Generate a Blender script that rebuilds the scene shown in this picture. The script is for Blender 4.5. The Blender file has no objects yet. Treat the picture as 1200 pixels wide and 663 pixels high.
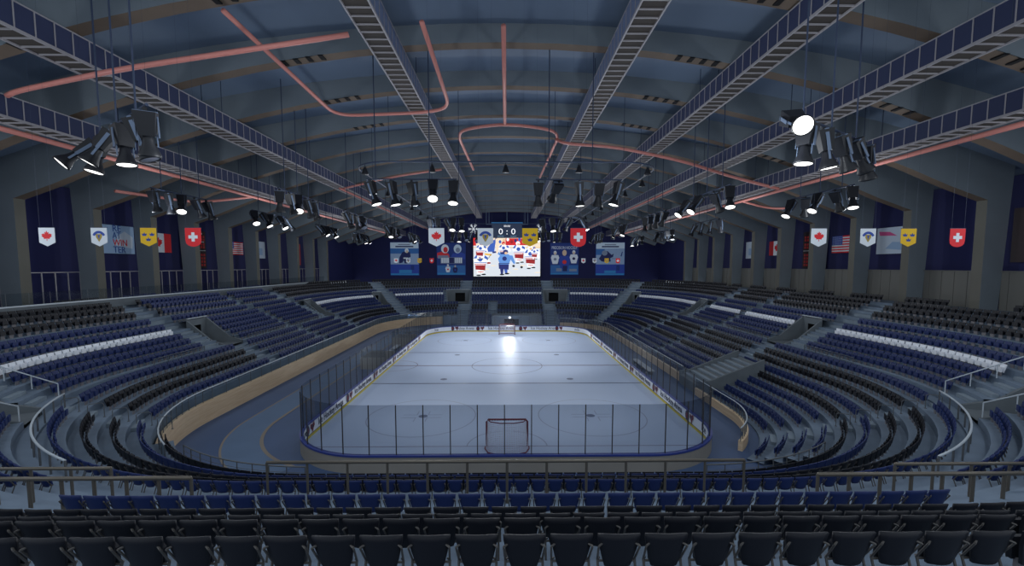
import bpy, math, random
from mathutils import Vector, Matrix
random.seed(7)
SC = bpy.context.scene
COL = SC.collection
PI = math.pi

# ------------------------------------------------------------------ helpers
def lin(c):
    c = c / 255.0
    return c / 12.92 if c <= 0.04045 else ((c + 0.055) / 1.055) ** 2.4

def rgb(r, g, b, k=1.0):
    return (min(lin(r) * k, 1.0), min(lin(g) * k, 1.0), min(lin(b) * k, 1.0), 1.0)

def mat(name, color, rough=0.6, metal=0.0, spec=0.4, noise=0.0, nscale=3.0, bump=0.0, emit=None, estr=0.0):
    m = bpy.data.materials.new(name)
    m.use_nodes = True
    nt = m.node_tree
    b = nt.nodes['Principled BSDF']
    b.inputs['Base Color'].default_value = color
    b.inputs['Roughness'].default_value = rough
    b.inputs['Metallic'].default_value = metal
    b.inputs['Specular IOR Level'].default_value = spec
    if emit:
        b.inputs['Emission Color'].default_value = emit
        b.inputs['Emission Strength'].default_value = estr
    if noise > 0 or bump > 0:
        tc = nt.nodes.new('ShaderNodeTexCoord')
        n = nt.nodes.new('ShaderNodeTexNoise')
        n.inputs['Scale'].default_value = nscale
        n.inputs['Detail'].default_value = 4
        nt.links.new(tc.outputs['Object'], n.inputs['Vector'])
        if noise > 0:
            r = nt.nodes.new('ShaderNodeValToRGB')
            r.color_ramp.elements[0].position = 0.3
            r.color_ramp.elements[1].position = 0.7
            r.color_ramp.elements[0].color = tuple(c * (1 - noise) for c in color[:3]) + (1,)
            r.color_ramp.elements[1].color = tuple(min(1, c * (1 + noise)) for c in color[:3]) + (1,)
            nt.links.new(n.outputs['Fac'], r.inputs['Fac'])
            nt.links.new(r.outputs['Color'], b.inputs['Base Color'])
        if bump > 0:
            bp = nt.nodes.new('ShaderNodeBump')
            bp.inputs['Strength'].default_value = bump
            nt.links.new(n.outputs['Fac'], bp.inputs['Height'])
            nt.links.new(bp.outputs['Normal'], b.inputs['Normal'])
    return m

def glass_mat(name, tint, gloss=0.06):
    m = bpy.data.materials.new(name)
    m.use_nodes = True
    nt = m.node_tree
    nt.nodes.clear()
    out = nt.nodes.new('ShaderNodeOutputMaterial')
    tr = nt.nodes.new('ShaderNodeBsdfTransparent')
    tr.inputs['Color'].default_value = tint
    gl = nt.nodes.new('ShaderNodeBsdfGlossy')
    gl.inputs['Roughness'].default_value = 0.08
    gl.inputs['Color'].default_value = (0.8, 0.85, 0.9, 1)
    mx = nt.nodes.new('ShaderNodeMixShader')
    mx.inputs['Fac'].default_value = gloss
    nt.links.new(tr.outputs[0], mx.inputs[1])
    nt.links.new(gl.outputs[0], mx.inputs[2])
    nt.links.new(mx.outputs[0], out.inputs['Surface'])
    return m

def wood_mat(name, c1, c2):
    m = mat(name, c1, 0.55)
    nt = m.node_tree
    b = nt.nodes['Principled BSDF']
    tc = nt.nodes.new('ShaderNodeTexCoord')
    mp = nt.nodes.new('ShaderNodeMapping')
    mp.inputs['Scale'].default_value = (0.5, 0.5, 14)
    n = nt.nodes.new('ShaderNodeTexNoise')
    n.inputs['Scale'].default_value = 1.0
    n.inputs['Detail'].default_value = 5
    r = nt.nodes.new('ShaderNodeValToRGB')
    r.color_ramp.elements[0].color = c1
    r.color_ramp.elements[1].color = c2
    r.color_ramp.elements[0].position = 0.35
    r.color_ramp.elements[1].position = 0.65
    nt.links.new(tc.outputs['Object'], mp.inputs['Vector'])
    nt.links.new(mp.outputs['Vector'], n.inputs['Vector'])
    nt.links.new(n.outputs['Fac'], r.inputs['Fac'])
    nt.links.new(r.outputs['Color'], b.inputs['Base Color'])
    return m

class MB:
    def __init__(s):
        s.v = []; s.f = []; s.m = []
    def add(s, vs, fs, mi=0):
        o = len(s.v)
        s.v.extend([tuple(p) for p in vs])
        for f in fs:
            s.f.append(tuple(i + o for i in f)); s.m.append(mi)
    def quad(s, a, b, c, d, mi=0):
        s.add([a, b, c, d], [(0, 1, 2, 3)], mi)
    def poly(s, pts, mi=0):
        s.add(pts, [tuple(range(len(pts)))], mi)
    def box(s, c, d, mi=0, rz=0.0, M=None, taper=None):
        hx, hy, hz = d[0] / 2, d[1] / 2, d[2] / 2
        vs = []
        for z in (-1, 1):
            k = 1.0 if (taper is None or z > 0) else taper
            for x, y in ((-1, -1), (1, -1), (1, 1), (-1, 1)):
                vs.append(Vector((x * hx * k, y * hy * k, z * hz)))
        if M is None:
            M = Matrix.Translation(Vector(c)) @ Matrix.Rotation(rz, 4, 'Z')
        else:
            M = M @ Matrix.Translation(Vector(c))
        vs = [M @ p for p in vs]
        s.add(vs, [(3, 2, 1, 0), (4, 5, 6, 7), (0, 1, 5, 4), (1, 2, 6, 5), (2, 3, 7, 6), (3, 0, 4, 7)], mi)
    def bar(s, a, b, r, n=6, mi=0, cap=True, r2=None):
        a = Vector(a); b = Vector(b); d = b - a
        if d.length < 1e-6: return
        d.normalize()
        up = Vector((0, 0, 1)) if abs(d.z) < 0.95 else Vector((1, 0, 0))
        u = d.cross(up).normalized(); w = d.cross(u).normalized()
        r2 = r if r2 is None else r2
        vs = []
        for p, rr in ((a, r), (b, r2)):
            for i in range(n):
                t = 2 * PI * (i + 0.5) / n
                vs.append(p + (u * math.cos(t) + w * math.sin(t)) * rr)
        fs = [(i, (i + 1) % n, n + (i + 1) % n, n + i) for i in range(n)]
        if cap:
            fs += [tuple(range(n - 1, -1, -1)), tuple(range(n, 2 * n))]
        s.add(vs, fs, mi)
    def tube(s, pts, r, n=8, mi=0, closed=False):
        pts = [Vector(p) for p in pts]
        N = len(pts); rings = []
        for i, p in enumerate(pts):
            if closed:
                d = pts[(i + 1) % N] - pts[i - 1]
            else:
                d = pts[min(i + 1, N - 1)] - pts[max(i - 1, 0)]
            d.normalize()
            up = Vector((0, 0, 1)) if abs(d.z) < 0.9 else Vector((1, 0, 0))
            u = d.cross(up).normalized(); w = u.cross(d).normalized()
            rings.append([p + (u * math.cos(2 * PI * (k + .5) / n) + w * math.sin(2 * PI * (k + .5) / n)) * r for k in range(n)])
        vs = [q for R in rings for q in R]
        fs = []
        M = N if closed else N - 1
        for i in range(M):
            j = (i + 1) % N
            for k in range(n):
                k2 = (k + 1) % n
                fs.append((i * n + k, i * n + k2, j * n + k2, j * n + k))
        if not closed:
            fs.append(tuple(range(n - 1, -1, -1))); fs.append(tuple((N - 1) * n + k for k in range(n)))
        s.add(vs, fs, mi)
    def lathe(s, prof, n=16, M=None, mi=0):
        M = M or Matrix.Identity(4)
        vs = []; fs = []
        for r, z in prof:
            for k in range(n):
                t = 2 * PI * k / n
                vs.append(M @ Vector((r * math.cos(t), r * math.sin(t), z)))
        for i in range(len(prof) - 1):
            for k in range(n):
                k2 = (k + 1) % n
                fs.append((i * n + k, i * n + k2, (i + 1) * n + k2, (i + 1) * n + k))
        s.add(vs, fs, mi)
    def prism(s, pts2, M, depth, mi=0, mi_side=None):
        """2D outline (x,z) extruded along local +y by depth, placed with M"""
        n = len(pts2)
        vs = [M @ Vector((x, 0, z)) for x, z in pts2] + [M @ Vector((x, depth, z)) for x, z in pts2]
        s.add(vs, [tuple(range(n)), tuple(range(2 * n - 1, n - 1, -1))], mi)
        s.add(vs, [(i, n + i, n + (i + 1) % n, (i + 1) % n) for i in range(n)], mi if mi_side is None else mi_side)
    def mesh(s, name, mats, smooth=False):
        me = bpy.data.meshes.new(name)
        me.from_pydata(s.v, [], s.f)
        for m in (mats if isinstance(mats, (list, tuple)) else [mats]):
            me.materials.append(m)
        me.polygons.foreach_set('material_index', s.m)
        if smooth:
            me.polygons.foreach_set('use_smooth', [True] * len(s.f))
        me.update()
        return me
    def build(s, name, mats, parent=None, smooth=False):
        o = bpy.data.objects.new(name, s.mesh(name, mats, smooth))
        COL.objects.link(o)
        if parent: o.parent = parent
        return o

def tag(o, label=None, cat=None, group=None, kind=None):
    if label: o['label'] = label
    if cat: o['category'] = cat
    if group: o['group'] = group
    if kind: o['kind'] = kind
    return o

def empty(name, loc=(0, 0, 0), rz=0.0, label=None, cat=None, group=None):
    o = bpy.data.objects.new(name, None)
    o.empty_display_size = 0.3
    COL.objects.link(o)
    o.location = loc; o.rotation_euler = (0, 0, rz)
    return tag(o, label, cat, group)

def copy_tree(o, parent=None):
    c = o.copy(); COL.objects.link(c)
    if parent: c.parent = parent
    for ch in list(o.children):
        copy_tree(ch, c)
    return c

ORD = ['first', 'second', 'third', 'fourth', 'fifth', 'sixth', 'seventh', 'eighth', 'ninth', 'tenth', 'eleventh', 'twelfth']
def ordinal(i):
    if i < 12: return ORD[i]
    n = i + 1
    suf = 'th' if 10 <= n % 100 <= 20 else {1: 'st', 2: 'nd', 3: 'rd'}.get(n % 10, 'th')
    return '%d%s' % (n, suf)

def text_mesh(txt, name, m, size, parent=None, M=None, align='CENTER', extrude=0.01, width=None):
    cu = bpy.data.curves.new('txt', 'FONT')
    cu.body = txt; cu.size = size; cu.align_x = align; cu.align_y = 'CENTER'
    cu.extrude = extrude; cu.resolution_u = 2
    ob = bpy.data.objects.new('txt', cu); COL.objects.link(ob)
    dg = bpy.context.evaluated_depsgraph_get(); dg.update()
    me = bpy.data.meshes.new_from_object(ob.evaluated_get(dg))
    bpy.data.objects.remove(ob)
    if width:
        xs = [v.co.x for v in me.vertices]
        k = width / max(1e-6, max(xs) - min(xs))
        for v in me.vertices: v.co.x *= k
    if M: me.transform(M)
    me.materials.clear(); me.materials.append(m)
    me.name = name
    o = bpy.data.objects.new(name, me); COL.objects.link(o)
    if parent: o.parent = parent
    return o

# ------------------------------------------------------------------ materials
M = {}
M['concrete'] = mat('terrace_concrete', rgb(116, 132, 150), 0.8, noise=.12, nscale=.6)
M['step'] = mat('step_concrete', rgb(132, 146, 158), 0.8, noise=.1, nscale=.8)
M['parapet'] = mat('parapet_concrete', rgb(106, 114, 120), 0.8, noise=.1, nscale=.7)
M['floor'] = mat('blue_grey_floor', rgb(72, 94, 130), 0.55, noise=.06, nscale=.25)
M['path'] = mat('path_floor', rgb(94, 118, 148), 0.6, noise=.05, nscale=.5)
M['tan'] = mat('tan_edge', rgb(140, 130, 118), 0.7)
M['roof'] = mat('roof_panel', rgb(104, 120, 141), 0.7, noise=.06, nscale=.15)
M['frame'] = mat('frame_grey', rgb(124, 134, 142), 0.75, noise=.07, nscale=.3)
M['soffit'] = mat('soffit_brown', rgb(104, 90, 78), 0.8, noise=.08, nscale=.5)
M['column_face'] = mat('column_warm_grey', rgb(98, 97, 90), 0.75, noise=.06, nscale=.4)
M['navy'] = mat('navy_wall', rgb(34, 38, 86), 0.8, noise=.06, nscale=.3)
M['blind'] = mat('beige_blind', rgb(110, 110, 106), 0.8)
M['seat_blue'] = mat('seat_blue', rgb(34, 50, 100), 0.5, spec=.3)
M['seat_dark'] = mat('seat_black', rgb(25, 27, 35), 0.5, spec=.3)
M['seat_white'] = mat('seat_white', rgb(244, 248, 255), 0.5)
M['seat_metal'] = mat('seat_bracket_grey', rgb(88, 86, 84), 0.5, metal=.2)
M['seat_under'] = mat('seat_under_grey', rgb(120, 118, 122), 0.5)
M['steel'] = mat('rail_steel', rgb(112, 106, 97), 0.4, metal=.5)
M['rail_light'] = mat('rail_light', rgb(196, 206, 214), 0.4)
M['rail_dark'] = mat('rail_dark', rgb(96, 100, 104), 0.5)
M['ice'] = mat('ice_surface', rgb(188, 204, 230), 0.5, spec=.5, noise=.03, nscale=.12)
M['line_blue'] = mat('line_blue', rgb(96, 108, 140), 0.35)
M['line_red'] = mat('line_red', rgb(116, 96, 116), 0.35)
M['line_pale'] = mat('line_pale', rgb(150, 158, 178), 0.35)
M['board'] = mat('board_white', rgb(240, 242, 246), 0.4)
M['board_out'] = mat('board_outer_beige', rgb(150, 146, 138), 0.7, noise=.06, nscale=.4)
M['yellow'] = mat('kick_yellow', rgb(206, 186, 60), 0.5)
M['cap'] = mat('cap_blue', rgb(50, 66, 140), 0.4)
M['ink'] = mat('ink_grey', rgb(60, 62, 84), 0.6)
M['red'] = mat('emblem_red', rgb(206, 44, 56), 0.6)
M['maroon'] = mat('emblem_maroon', rgb(120, 34, 48), 0.6)
M['post'] = mat('glass_post', rgb(60, 58, 60), 0.5)
M['glass'] = glass_mat('tinted_glazing', (0.60, 0.63, 0.67, 1), 0.05)
M['glass_rail'] = glass_mat('balustrade_glass', (0.72, 0.76, 0.78, 1), 0.08)
M['wood'] = wood_mat('birch_panel', rgb(214, 184, 148), rgb(228, 202, 168))
M['pipe'] = mat('pink_pipe', rgb(214, 138, 128), 0.45, spec=.4)
M['truss'] = mat('catwalk_steel', rgb(168, 164, 168), 0.55, metal=.1)
M['grate'] = mat('catwalk_grating', rgb(64, 58, 54), 0.8)
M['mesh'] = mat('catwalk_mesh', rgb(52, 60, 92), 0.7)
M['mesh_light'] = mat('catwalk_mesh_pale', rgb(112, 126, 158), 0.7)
M['rod'] = mat('rod_dark', rgb(52, 64, 88), 0.5)
M['black'] = mat('lamp_black', rgb(30, 32, 38), 0.45, spec=.4)
M['lampgrey'] = mat('lamp_edge_grey', rgb(110, 126, 150), 0.4, metal=.4)
M['lens'] = mat('lens_lit', (1, 1, 1, 1), 0.3, emit=(1, 0.99, 0.96, 1), estr=2.5)
M['lens_off'] = mat('lens_dull', rgb(120, 126, 140), 0.2)
M['glow'] = mat('emblem_white_glow', rgb(226, 232, 238), .6, emit=rgb(226, 232, 238), estr=.45)  # emission added to the white so the snowflake emblems show brighter
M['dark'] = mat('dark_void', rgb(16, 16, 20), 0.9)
M['net'] = mat('net_cord', rgb(216, 206, 212), 0.7)
M['goal_red'] = mat('goal_pipe_red', rgb(120, 44, 56), 0.4)
M['bench'] = mat('bench_pale', rgb(176, 182, 190), 0.6)
M['pwhite'] = mat('print_white', rgb(226, 232, 238), 0.7)
M['pred'] = mat('print_red', rgb(226, 44, 52), 0.7)
M['pyellow'] = mat('print_yellow', rgb(232, 186, 34), 0.7)
M['pblue'] = mat('print_blue', rgb(52, 82, 168), 0.7)
M['pgold'] = mat('print_gold', rgb(176, 150, 64), 0.7)

def emat(name, c, k):
    return mat(name, rgb(*c, .5), 0.5, emit=rgb(*c), estr=k)

# ------------------------------------------------------------------ bowl geometry
CN, CF, CX = 37.0, 84.5, 10.0        # corner centres (near y, far y, |x|)
def P(X, q):
    """point on the bowl ring of half width X; q runs 0..8 round the bowl from near-left"""
    q = q % 8.0
    k = int(q); t = q - k
    R = X - CX
    if k == 0: return Vector((-CX + 2 * CX * t, CN - R, 0))
    if k == 1:
        a = -PI / 2 + t * PI / 2
        return Vector((CX + R * math.cos(a), CN + R * math.sin(a), 0))
    if k == 2: return Vector((X, CN + (CF - CN) * t, 0))
    if k == 3:
        a = t * PI / 2
        return Vector((CX + R * math.cos(a), CF + R * math.sin(a), 0))
    if k == 4: return Vector((CX - 2 * CX * t, CF + R, 0))
    if k == 5:
        a = PI / 2 + t * PI / 2
        return Vector((-CX + R * math.cos(a), CF + R * math.sin(a), 0))
    if k == 6: return Vector((-X, CF - (CF - CN) * t, 0))
    a = PI + t * PI / 2
    return Vector((-CX + R * math.cos(a), CN + R * math.sin(a), 0))

def speed(X, q):
    k = int(q % 8)
    if k in (0, 4): return 2 * CX
    if k in (2, 6): return CF - CN
    return (X - CX) * PI / 2

def inward(q):
    k = int(q % 8); t = q % 1.0
    if k == 0: return PI / 2            # facing +y
    if k == 1: return PI / 2 + t * PI / 2
    if k == 2: return PI
    if k == 3: return PI + t * PI / 2
    if k == 4: return -PI / 2
    if k == 5: return -PI / 2 + t * PI / 2
    if k == 6: return 0.0
    return t * PI / 2

QR = lambda y: 2 + (y - CN) / (CF - CN)
QL = lambda y: 6 + (CF - y) / (CF - CN)

AX = [21.0, 22.1, 23.2, 24.3, 25.4, 26.5, 27.7, 28.9, 30.1]
AZ = [0.95, 1.4, 1.85, 2.3, 2.75, 3.2, 3.7, 4.2, 4.75]
ACOL = ['blue', 'blue', 'blue', 'blue', 'dark', 'blue', 'dark', 'dark', 'blue']
BX = [32.0, 33.0, 33.95, 34.8, 35.7, 37.3, 38.8, 40.0, 41.1, 42.9]
BZ = [5.3, 5.8, 6.25, 6.7, 7.2, 7.75, 8.47, 9.1, 9.52, 9.95]
BCOL = ['blue', 'blue', 'blue', 'white', 'blue', 'blue', 'dark', 'dark', 'dark', 'dark']
SH = 0.82                      # seat top above its tread
WALK_Z = 4.05

Q_SAMPLES = [0 + i / 6 for i in range(6)] + [1 + i / 24 for i in range(24)] + [2 + i / 12 for i in range(12)] + \
            [3 + i / 24 for i in range(24)] + [4 + i / 8 for i in range(8)] + [5 + i / 24 for i in range(24)] + \
            [6 + i / 12 for i in range(12)] + [7 + i / 24 for i in range(24)] + [8.0]
# portals through the upper tier: (q0, q1)
SEAT_GAPS = [(1.60, 1.76), (QR(45.7), QR(51.8)), (QR(74.0), QR(79.5)), (3.40, 3.53), (3.86, 4.045),
             (4.955, 5.14), (5.47, 5.60), (QL(79.5), QL(74.0)), (QL(51.8), QL(45.7)), (7.24, 7.40)]
PORTALS = [(1.60, 1.685), (QR(48.6), QR(51.8)), (QR(76.8), QR(79.5)), (3.40, 3.46), (3.87, 4.04),
           (4.96, 5.13), (5.54, 5.60), (QL(79.5), QL(76.8)), (QL(51.8), QL(48.6)), (7.315, 7.40)]
for a, b in PORTALS: Q_SAMPLES += [a, b]
A_RANGE = {k: [(0, 8)] for k in range(9)}
A_RANGE[4] = [(0, 5.2), (7.42, 8)]
for k in range(4): A_RANGE[k] = [(1.42, 5.02)]
TUN = (4.13, 4.66)              # far tunnel through the lowest rows
for k in range(4): A_RANGE[k] = [(1.42, TUN[0]), (TUN[1], 5.02)]
Q_SAMPLES += [5.2, 7.42, 1.42, 5.02, TUN[0], TUN[1]]
Q_SAMPLES = sorted(set(round(x, 5) for x in Q_SAMPLES))

def in_ranges(q, rg):
    return any(a - 1e-6 <= q <= b + 1e-6 for a, b in rg)

def strip(mb, X0, X1, z, rg, zlo=0.0, mi=0, skip=()):
    for a, b in zip(Q_SAMPLES[:-1], Q_SAMPLES[1:]):
        m = (a + b) / 2
        if not in_ranges(m, rg) or in_ranges(m, skip): continue
        bb = b if b < 8 else 7.99999
        p0, p1 = P(X0, a), P(X0, bb)
        q0, q1 = P(X1, a), P(X1, bb)
        up = Vector((0, 0, z)); lo = Vector((0, 0, zlo))
        mb.quad(p0 + lo, p1 + lo, p1 + up, p0 + up, mi)
        mb.quad(p0 + up, p1 + up, q1 + up, q0 + up, mi)

low = MB()
for k in range(9):
    x1 = AX[k + 1] - .55 if k < 8 else 30.7
    strip(low, AX[k] - .55, x1, AZ[k] - SH, A_RANGE[k])
strip(low, 30.7, 31.45, WALK_Z, [(0, 8)])
low.quad((0, 0, 0), (0, 0, 0.001), (0.001, 0, 0.001), (0.001, 0, 0)) if False else None
tag(low.build('terrace_lower', M['concrete']), 'blue-grey concrete steps of the lower seating bowl around the rink', 'terrace', kind='structure')
up_ = MB()
for k in range(10):
    x1 = BX[k + 1] - .55 if k < 9 else 47.3
    zt = BZ[k] - SH
    strip(up_, BX[k] - .55, x1, zt, [(0, 8)], zlo=0.0, skip=PORTALS if k < 5 else ())
tag(up_.build('terrace_upper', M['concrete']), 'grey concrete steps of the upper seating bowl below the wall columns', 'terrace', kind='structure')

# ------------------------------------------------------------------ aisles
AISLE_LOW = [(1.69, 1.9), (QR(49.2), 2.0), (QR(63.5), 1.1), (QR(77.0), 2.0), (3.47, 2.6), (4.0, 2.4), (4.66, 1.4),
             (5.0, 2.4), (5.53, 2.6), (QL(77.0), 2.0), (QL(63.5), 1.1), (QL(49.2), 1.9), (7.31, 1.9)]
AISLE_UP = [(1.725, 1.9), (QR(47.2), 2.4), (QR(63.5), 1.1), (QR(75.4), 2.4), (3.495, 2.6), (3.99, 2.6),
            (5.01, 2.6), (5.505, 2.6), (QL(75.4), 2.4), (QL(63.5), 1.1), (QL(47.2), 2.4), (7.275, 1.9)]
n_st = 0
for rows, X_, Z_, cols in (('A', AX, AZ, AISLE_LOW), ('B', BX, BZ, AISLE_UP)):
    for q, w in cols:
        st = MB()
        for k in range(len(X_) - (1 if rows == 'B' else 0)):
            if rows == 'A' and not in_ranges(q, A_RANGE[k]): continue
            if rows == 'B' and k < 5 and in_ranges(q, PORTALS): continue
            z = Z_[k] - SH
            dz = (Z_[k + 1] - Z_[k]) if k + 1 < len(X_) else .4
            x1 = (X_[k + 1] if k + 1 < len(X_) else X_[k] + 1.1) - .55
            d = inward(q)
            p = P(x1 - .2, q)
            st.box((p.x, p.y, z + dz / 4), (.42, w - .15, dz / 2), rz=d)
        if st.v:
            n_st += 1
            tag(st.build('trim_%d' % n_st, M['step']), 'row of pale concrete half steps climbing an aisle between seat blocks', 'steps', kind='structure')

# ------------------------------------------------------------------ portals of the upper tier
def railing(name, label, path, h, spacing, mm, cat='railing', r=.035, rails=1, group=None, posts_part='post', post_m=None):
    root = empty(name, path[0], 0, label, cat, group)
    inv = -Vector(path[0])
    pts = [Vector(p) + inv for p in path]
    hr = MB(); hr.tube([p + Vector((0, 0, h)) for p in pts], r * 1.25, 8)
    hr.build('handrail', mm, root, True)
    for i in range(1, rails):
        mr = MB(); mr.tube([p + Vector((0, 0, h * i / rails)) for p in pts], r * .45, 6)
        mr.build('mid_rail', mm, root)
    L = [0]
    for a, b in zip(pts[:-1], pts[1:]): L.append(L[-1] + (b - a).length)
    n = max(1, int(round(L[-1] / spacing)))
    for i in range(n + 1):
        s = L[-1] * i / n
        j = max(k for k in range(len(L)) if L[k] <= s + 1e-6)
        j = min(j, len(pts) - 2)
        t = (s - L[j]) / max(1e-6, L[j + 1] - L[j])
        p = pts[j].lerp(pts[j + 1], t)
        m_ = MB(); m_.bar(p, p + Vector((0, 0, h)), r, 6)
        m_.build(posts_part, post_m or mm, root)
    return root

PORTAL_LABEL = ['near right corner', 'right side nearer', 'right side farther', 'far right corner', 'far end right of the screen',
                'far end left of the screen', 'far left corner', 'left side farther', 'left side nearer', 'near left corner']
n_d = 0
for i, (a, b) in enumerate(PORTALS):
    mid = (a + b) / 2
    root = empty('stair_portal', tuple(P(34, mid)), 0)
    tag(root, 'grey concrete stair portal cut into the upper seats, %s' % PORTAL_LABEL[i], 'portal', kind='structure')
    inv = -P(34, mid)
    def W(X, q, z): return P(X, q) + inv + Vector((0, 0, z))
    Xb = 35.6; zt = BZ[5] - SH + .25
    wall = MB()
    # floor, back wall with a doorway and its head
    da, db = a + (b - a) * .32, a + (b - a) * .68
    fz = 4.3
    wall.quad(W(31.4, a, fz), W(31.4, b, fz), W(Xb, b, fz), W(Xb, a, fz))
    for q0, q1, z0, z1 in ((a, da, fz, zt), (db, b, fz, zt), (da, db, fz + 2.2, zt)):
        wall.quad(W(Xb, q0, z0), W(Xb, q1, z0), W(Xb, q1, z1), W(Xb, q0, z1))
        wall.quad(W(Xb + 1.2, q0, z1), W(Xb + 1.2, q1, z1), W(Xb, q1, z1), W(Xb, q0, z1))
    wall.build('back_wall', M['parapet'], root)
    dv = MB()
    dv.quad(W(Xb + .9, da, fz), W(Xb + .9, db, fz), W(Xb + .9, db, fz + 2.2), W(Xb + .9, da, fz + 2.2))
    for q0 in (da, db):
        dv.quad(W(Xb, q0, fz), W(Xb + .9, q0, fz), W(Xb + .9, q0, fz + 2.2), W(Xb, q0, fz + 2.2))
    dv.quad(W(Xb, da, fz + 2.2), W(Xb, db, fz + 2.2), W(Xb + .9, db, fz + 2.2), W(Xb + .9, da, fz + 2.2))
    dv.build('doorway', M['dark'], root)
    for q in (a, b):
        pr = MB()
        dirv = Vector((math.cos(inward(q) + PI / 2), math.sin(inward(q) + PI / 2), 0)) * .12
        prof = [(31.5, 3.4), (31.5, WALK_Z + .45), (33.0, 5.0), (Xb, zt), (Xb, 3.4)]
        A_ = [W(x, q, z) + dirv for x, z in prof]; B_ = [W(x, q, z) - dirv for x, z in prof]
        pr.poly(A_); pr.poly(B_[::-1])
        for k in range(len(prof)):
            k2 = (k + 1) % len(prof)
            pr.quad(A_[k], B_[k], B_[k2], A_[k2])
        pr.build('parapet', M['parapet'], root)
    hb = MB(); hb.bar(W(Xb, a, zt + .18), W(Xb, b, zt + .18), .05, 6); hb.build('handrail', M['rail_light'], root)

# far tunnel block
t = empty('tunnel_mouth', (1.0, 94.0, 0)); tag(t, 'grey concrete tunnel block behind the far goal with a dark opening', 'tunnel', kind='structure')
tb = MB()
x0, x1 = P(21, TUN[1]).x - 1.0, P(21, TUN[0]).x - 1.0
for xa, xb, za, zb in ((x0, -1.6, 0, 2.5), (1.6, x1, 0, 2.5), (-1.6, 1.6, 1.75, 2.5)):
    tb.box(((xa + xb) / 2, .4, (za + zb) / 2), (xb - xa, .5, zb - za))
tb.box((x0, 2.4, 1.25), (.3, 4.4, 2.5)); tb.box((x1, 2.4, 1.25), (.3, 4.4, 2.5))
tb.box(((x0 + x1) / 2, 2.6, 2.42), (x1 - x0, 4.2, .15))
tb.build('concrete_wall', M['parapet'], t)
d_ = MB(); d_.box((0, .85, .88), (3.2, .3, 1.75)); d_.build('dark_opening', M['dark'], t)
ll = MB(); ll.lathe([(0, 0), (.2, 0), (.24, .08), (.2, .16), (0, .16)], 14, Matrix.Translation((-.4, .02, 2.1)) @ Matrix.Rotation(PI / 2, 4, 'X'))
ll.build('bulkhead_lamp', M['lens'], t)

# ------------------------------------------------------------------ shell: floor, walls, roof
fl = MB(); fl.box((0, 68, -.1), (100, 140, .2)); tag(fl.build('floor', M['floor']), 'blue-grey arena floor around the boards', 'floor', kind='structure')
wl = MB(); wl.box((0, 137.2, 15.6), (100, .4, 33)); tag(wl.build('wall_far', M['navy']), 'dark navy end wall behind the screen', 'wall', kind='structure')
for sx, nm in ((-1, 'left'), (1, 'right')):
    w = MB(); w.box((sx * 47.9, 77.5, 15.3), (.4, 120, 12.8)); tag(w.build('wall_%s' % nm, M['navy']), 'dark navy side wall behind the columns on the %s' % nm, 'wall', kind='structure')

def zs(x): return 29.2 - .0053 * x * x          # soffit of the arches
def zr(x): return 30.5 - .0038 * x * x          # underside of the roof shell
rf = MB(); N = 28; xs = [-48.2 + 96.4 * i / N for i in range(N + 1)]
y0, y1 = 16.0, 137.2
for xa, xb in zip(xs[:-1], xs[1:]):
    za, zb = zr(xa), zr(xb)
    rf.quad((xa, y0, za), (xa, y1, za), (xb, y1, zb), (xb, y0, zb))
    rf.quad((xa, y0, za + .3), (xb, y0, zb + .3), (xb, y1, zb + .3), (xa, y1, za + .3))
tag(rf.build('ceiling', M['roof'], smooth=False), 'curved blue-grey roof shell', 'ceiling', kind='structure')

def arch(i, y, column):
    mb = MB(); w = 0.95; yA, yB = y - w, y
    n = 24
    ins = []; outs = []
    for k in range(n + 1):
        x = -44 + 88 * k / n
        z = zs(x) + (0.0 if abs(x) < 43.9 else 0.35)
        ins.append((x, z))
        outs.append((x * 46.3 / 44, zr(x * 46.3 / 44) + .05))
    for (a, b), (c, d) in zip(zip(ins[:-1], ins[1:]), zip(outs[:-1], outs[1:])):
        mb.quad((a[0], yA, a[1]), (b[0], yA, b[1]), (d[0], yA, d[1]), (c[0], yA, c[1]), 0)
        mb.quad((a[0], yB, a[1]), (c[0], yB, c[1]), (d[0], yB, d[1]), (b[0], yB, b[1]), 0)
        mb.quad((a[0], yA, a[1]), (a[0], yB, a[1]), (b[0], yB, b[1]), (b[0], yA, b[1]), 1)
    if column:
        for s in (-1, 1):
            zi = ins[0][1]; zo = outs[0][1]
            pin = [(s * 44, 8.9), (s * 44, zi)]; pout = [(s * 45.75, 8.9), (s * 46.3, zo)]
            for yy in (yA, yB):
                mb.quad((pin[0][0], yy, pin[0][1]), (pin[1][0], yy, pin[1][1]), (pout[1][0], yy, pout[1][1]), (pout[0][0], yy, pout[0][1]), 0)
            mb.quad((s * 44, yA, 8.9), (s * 44, yB, 8.9), (s * 44, yB, zi), (s * 44, yA, zi), 2)
    tag(mb.build('column_%d' % i, [M['frame'], M['soffit'], M['column_face']]), 'grey column and roof arch spanning the hall', 'arch', kind='structure')
i = 0
for k in range(-2, 15):
    i += 1
    arch(i, 33.4 + 7.5 * k, k <= 10)

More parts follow.
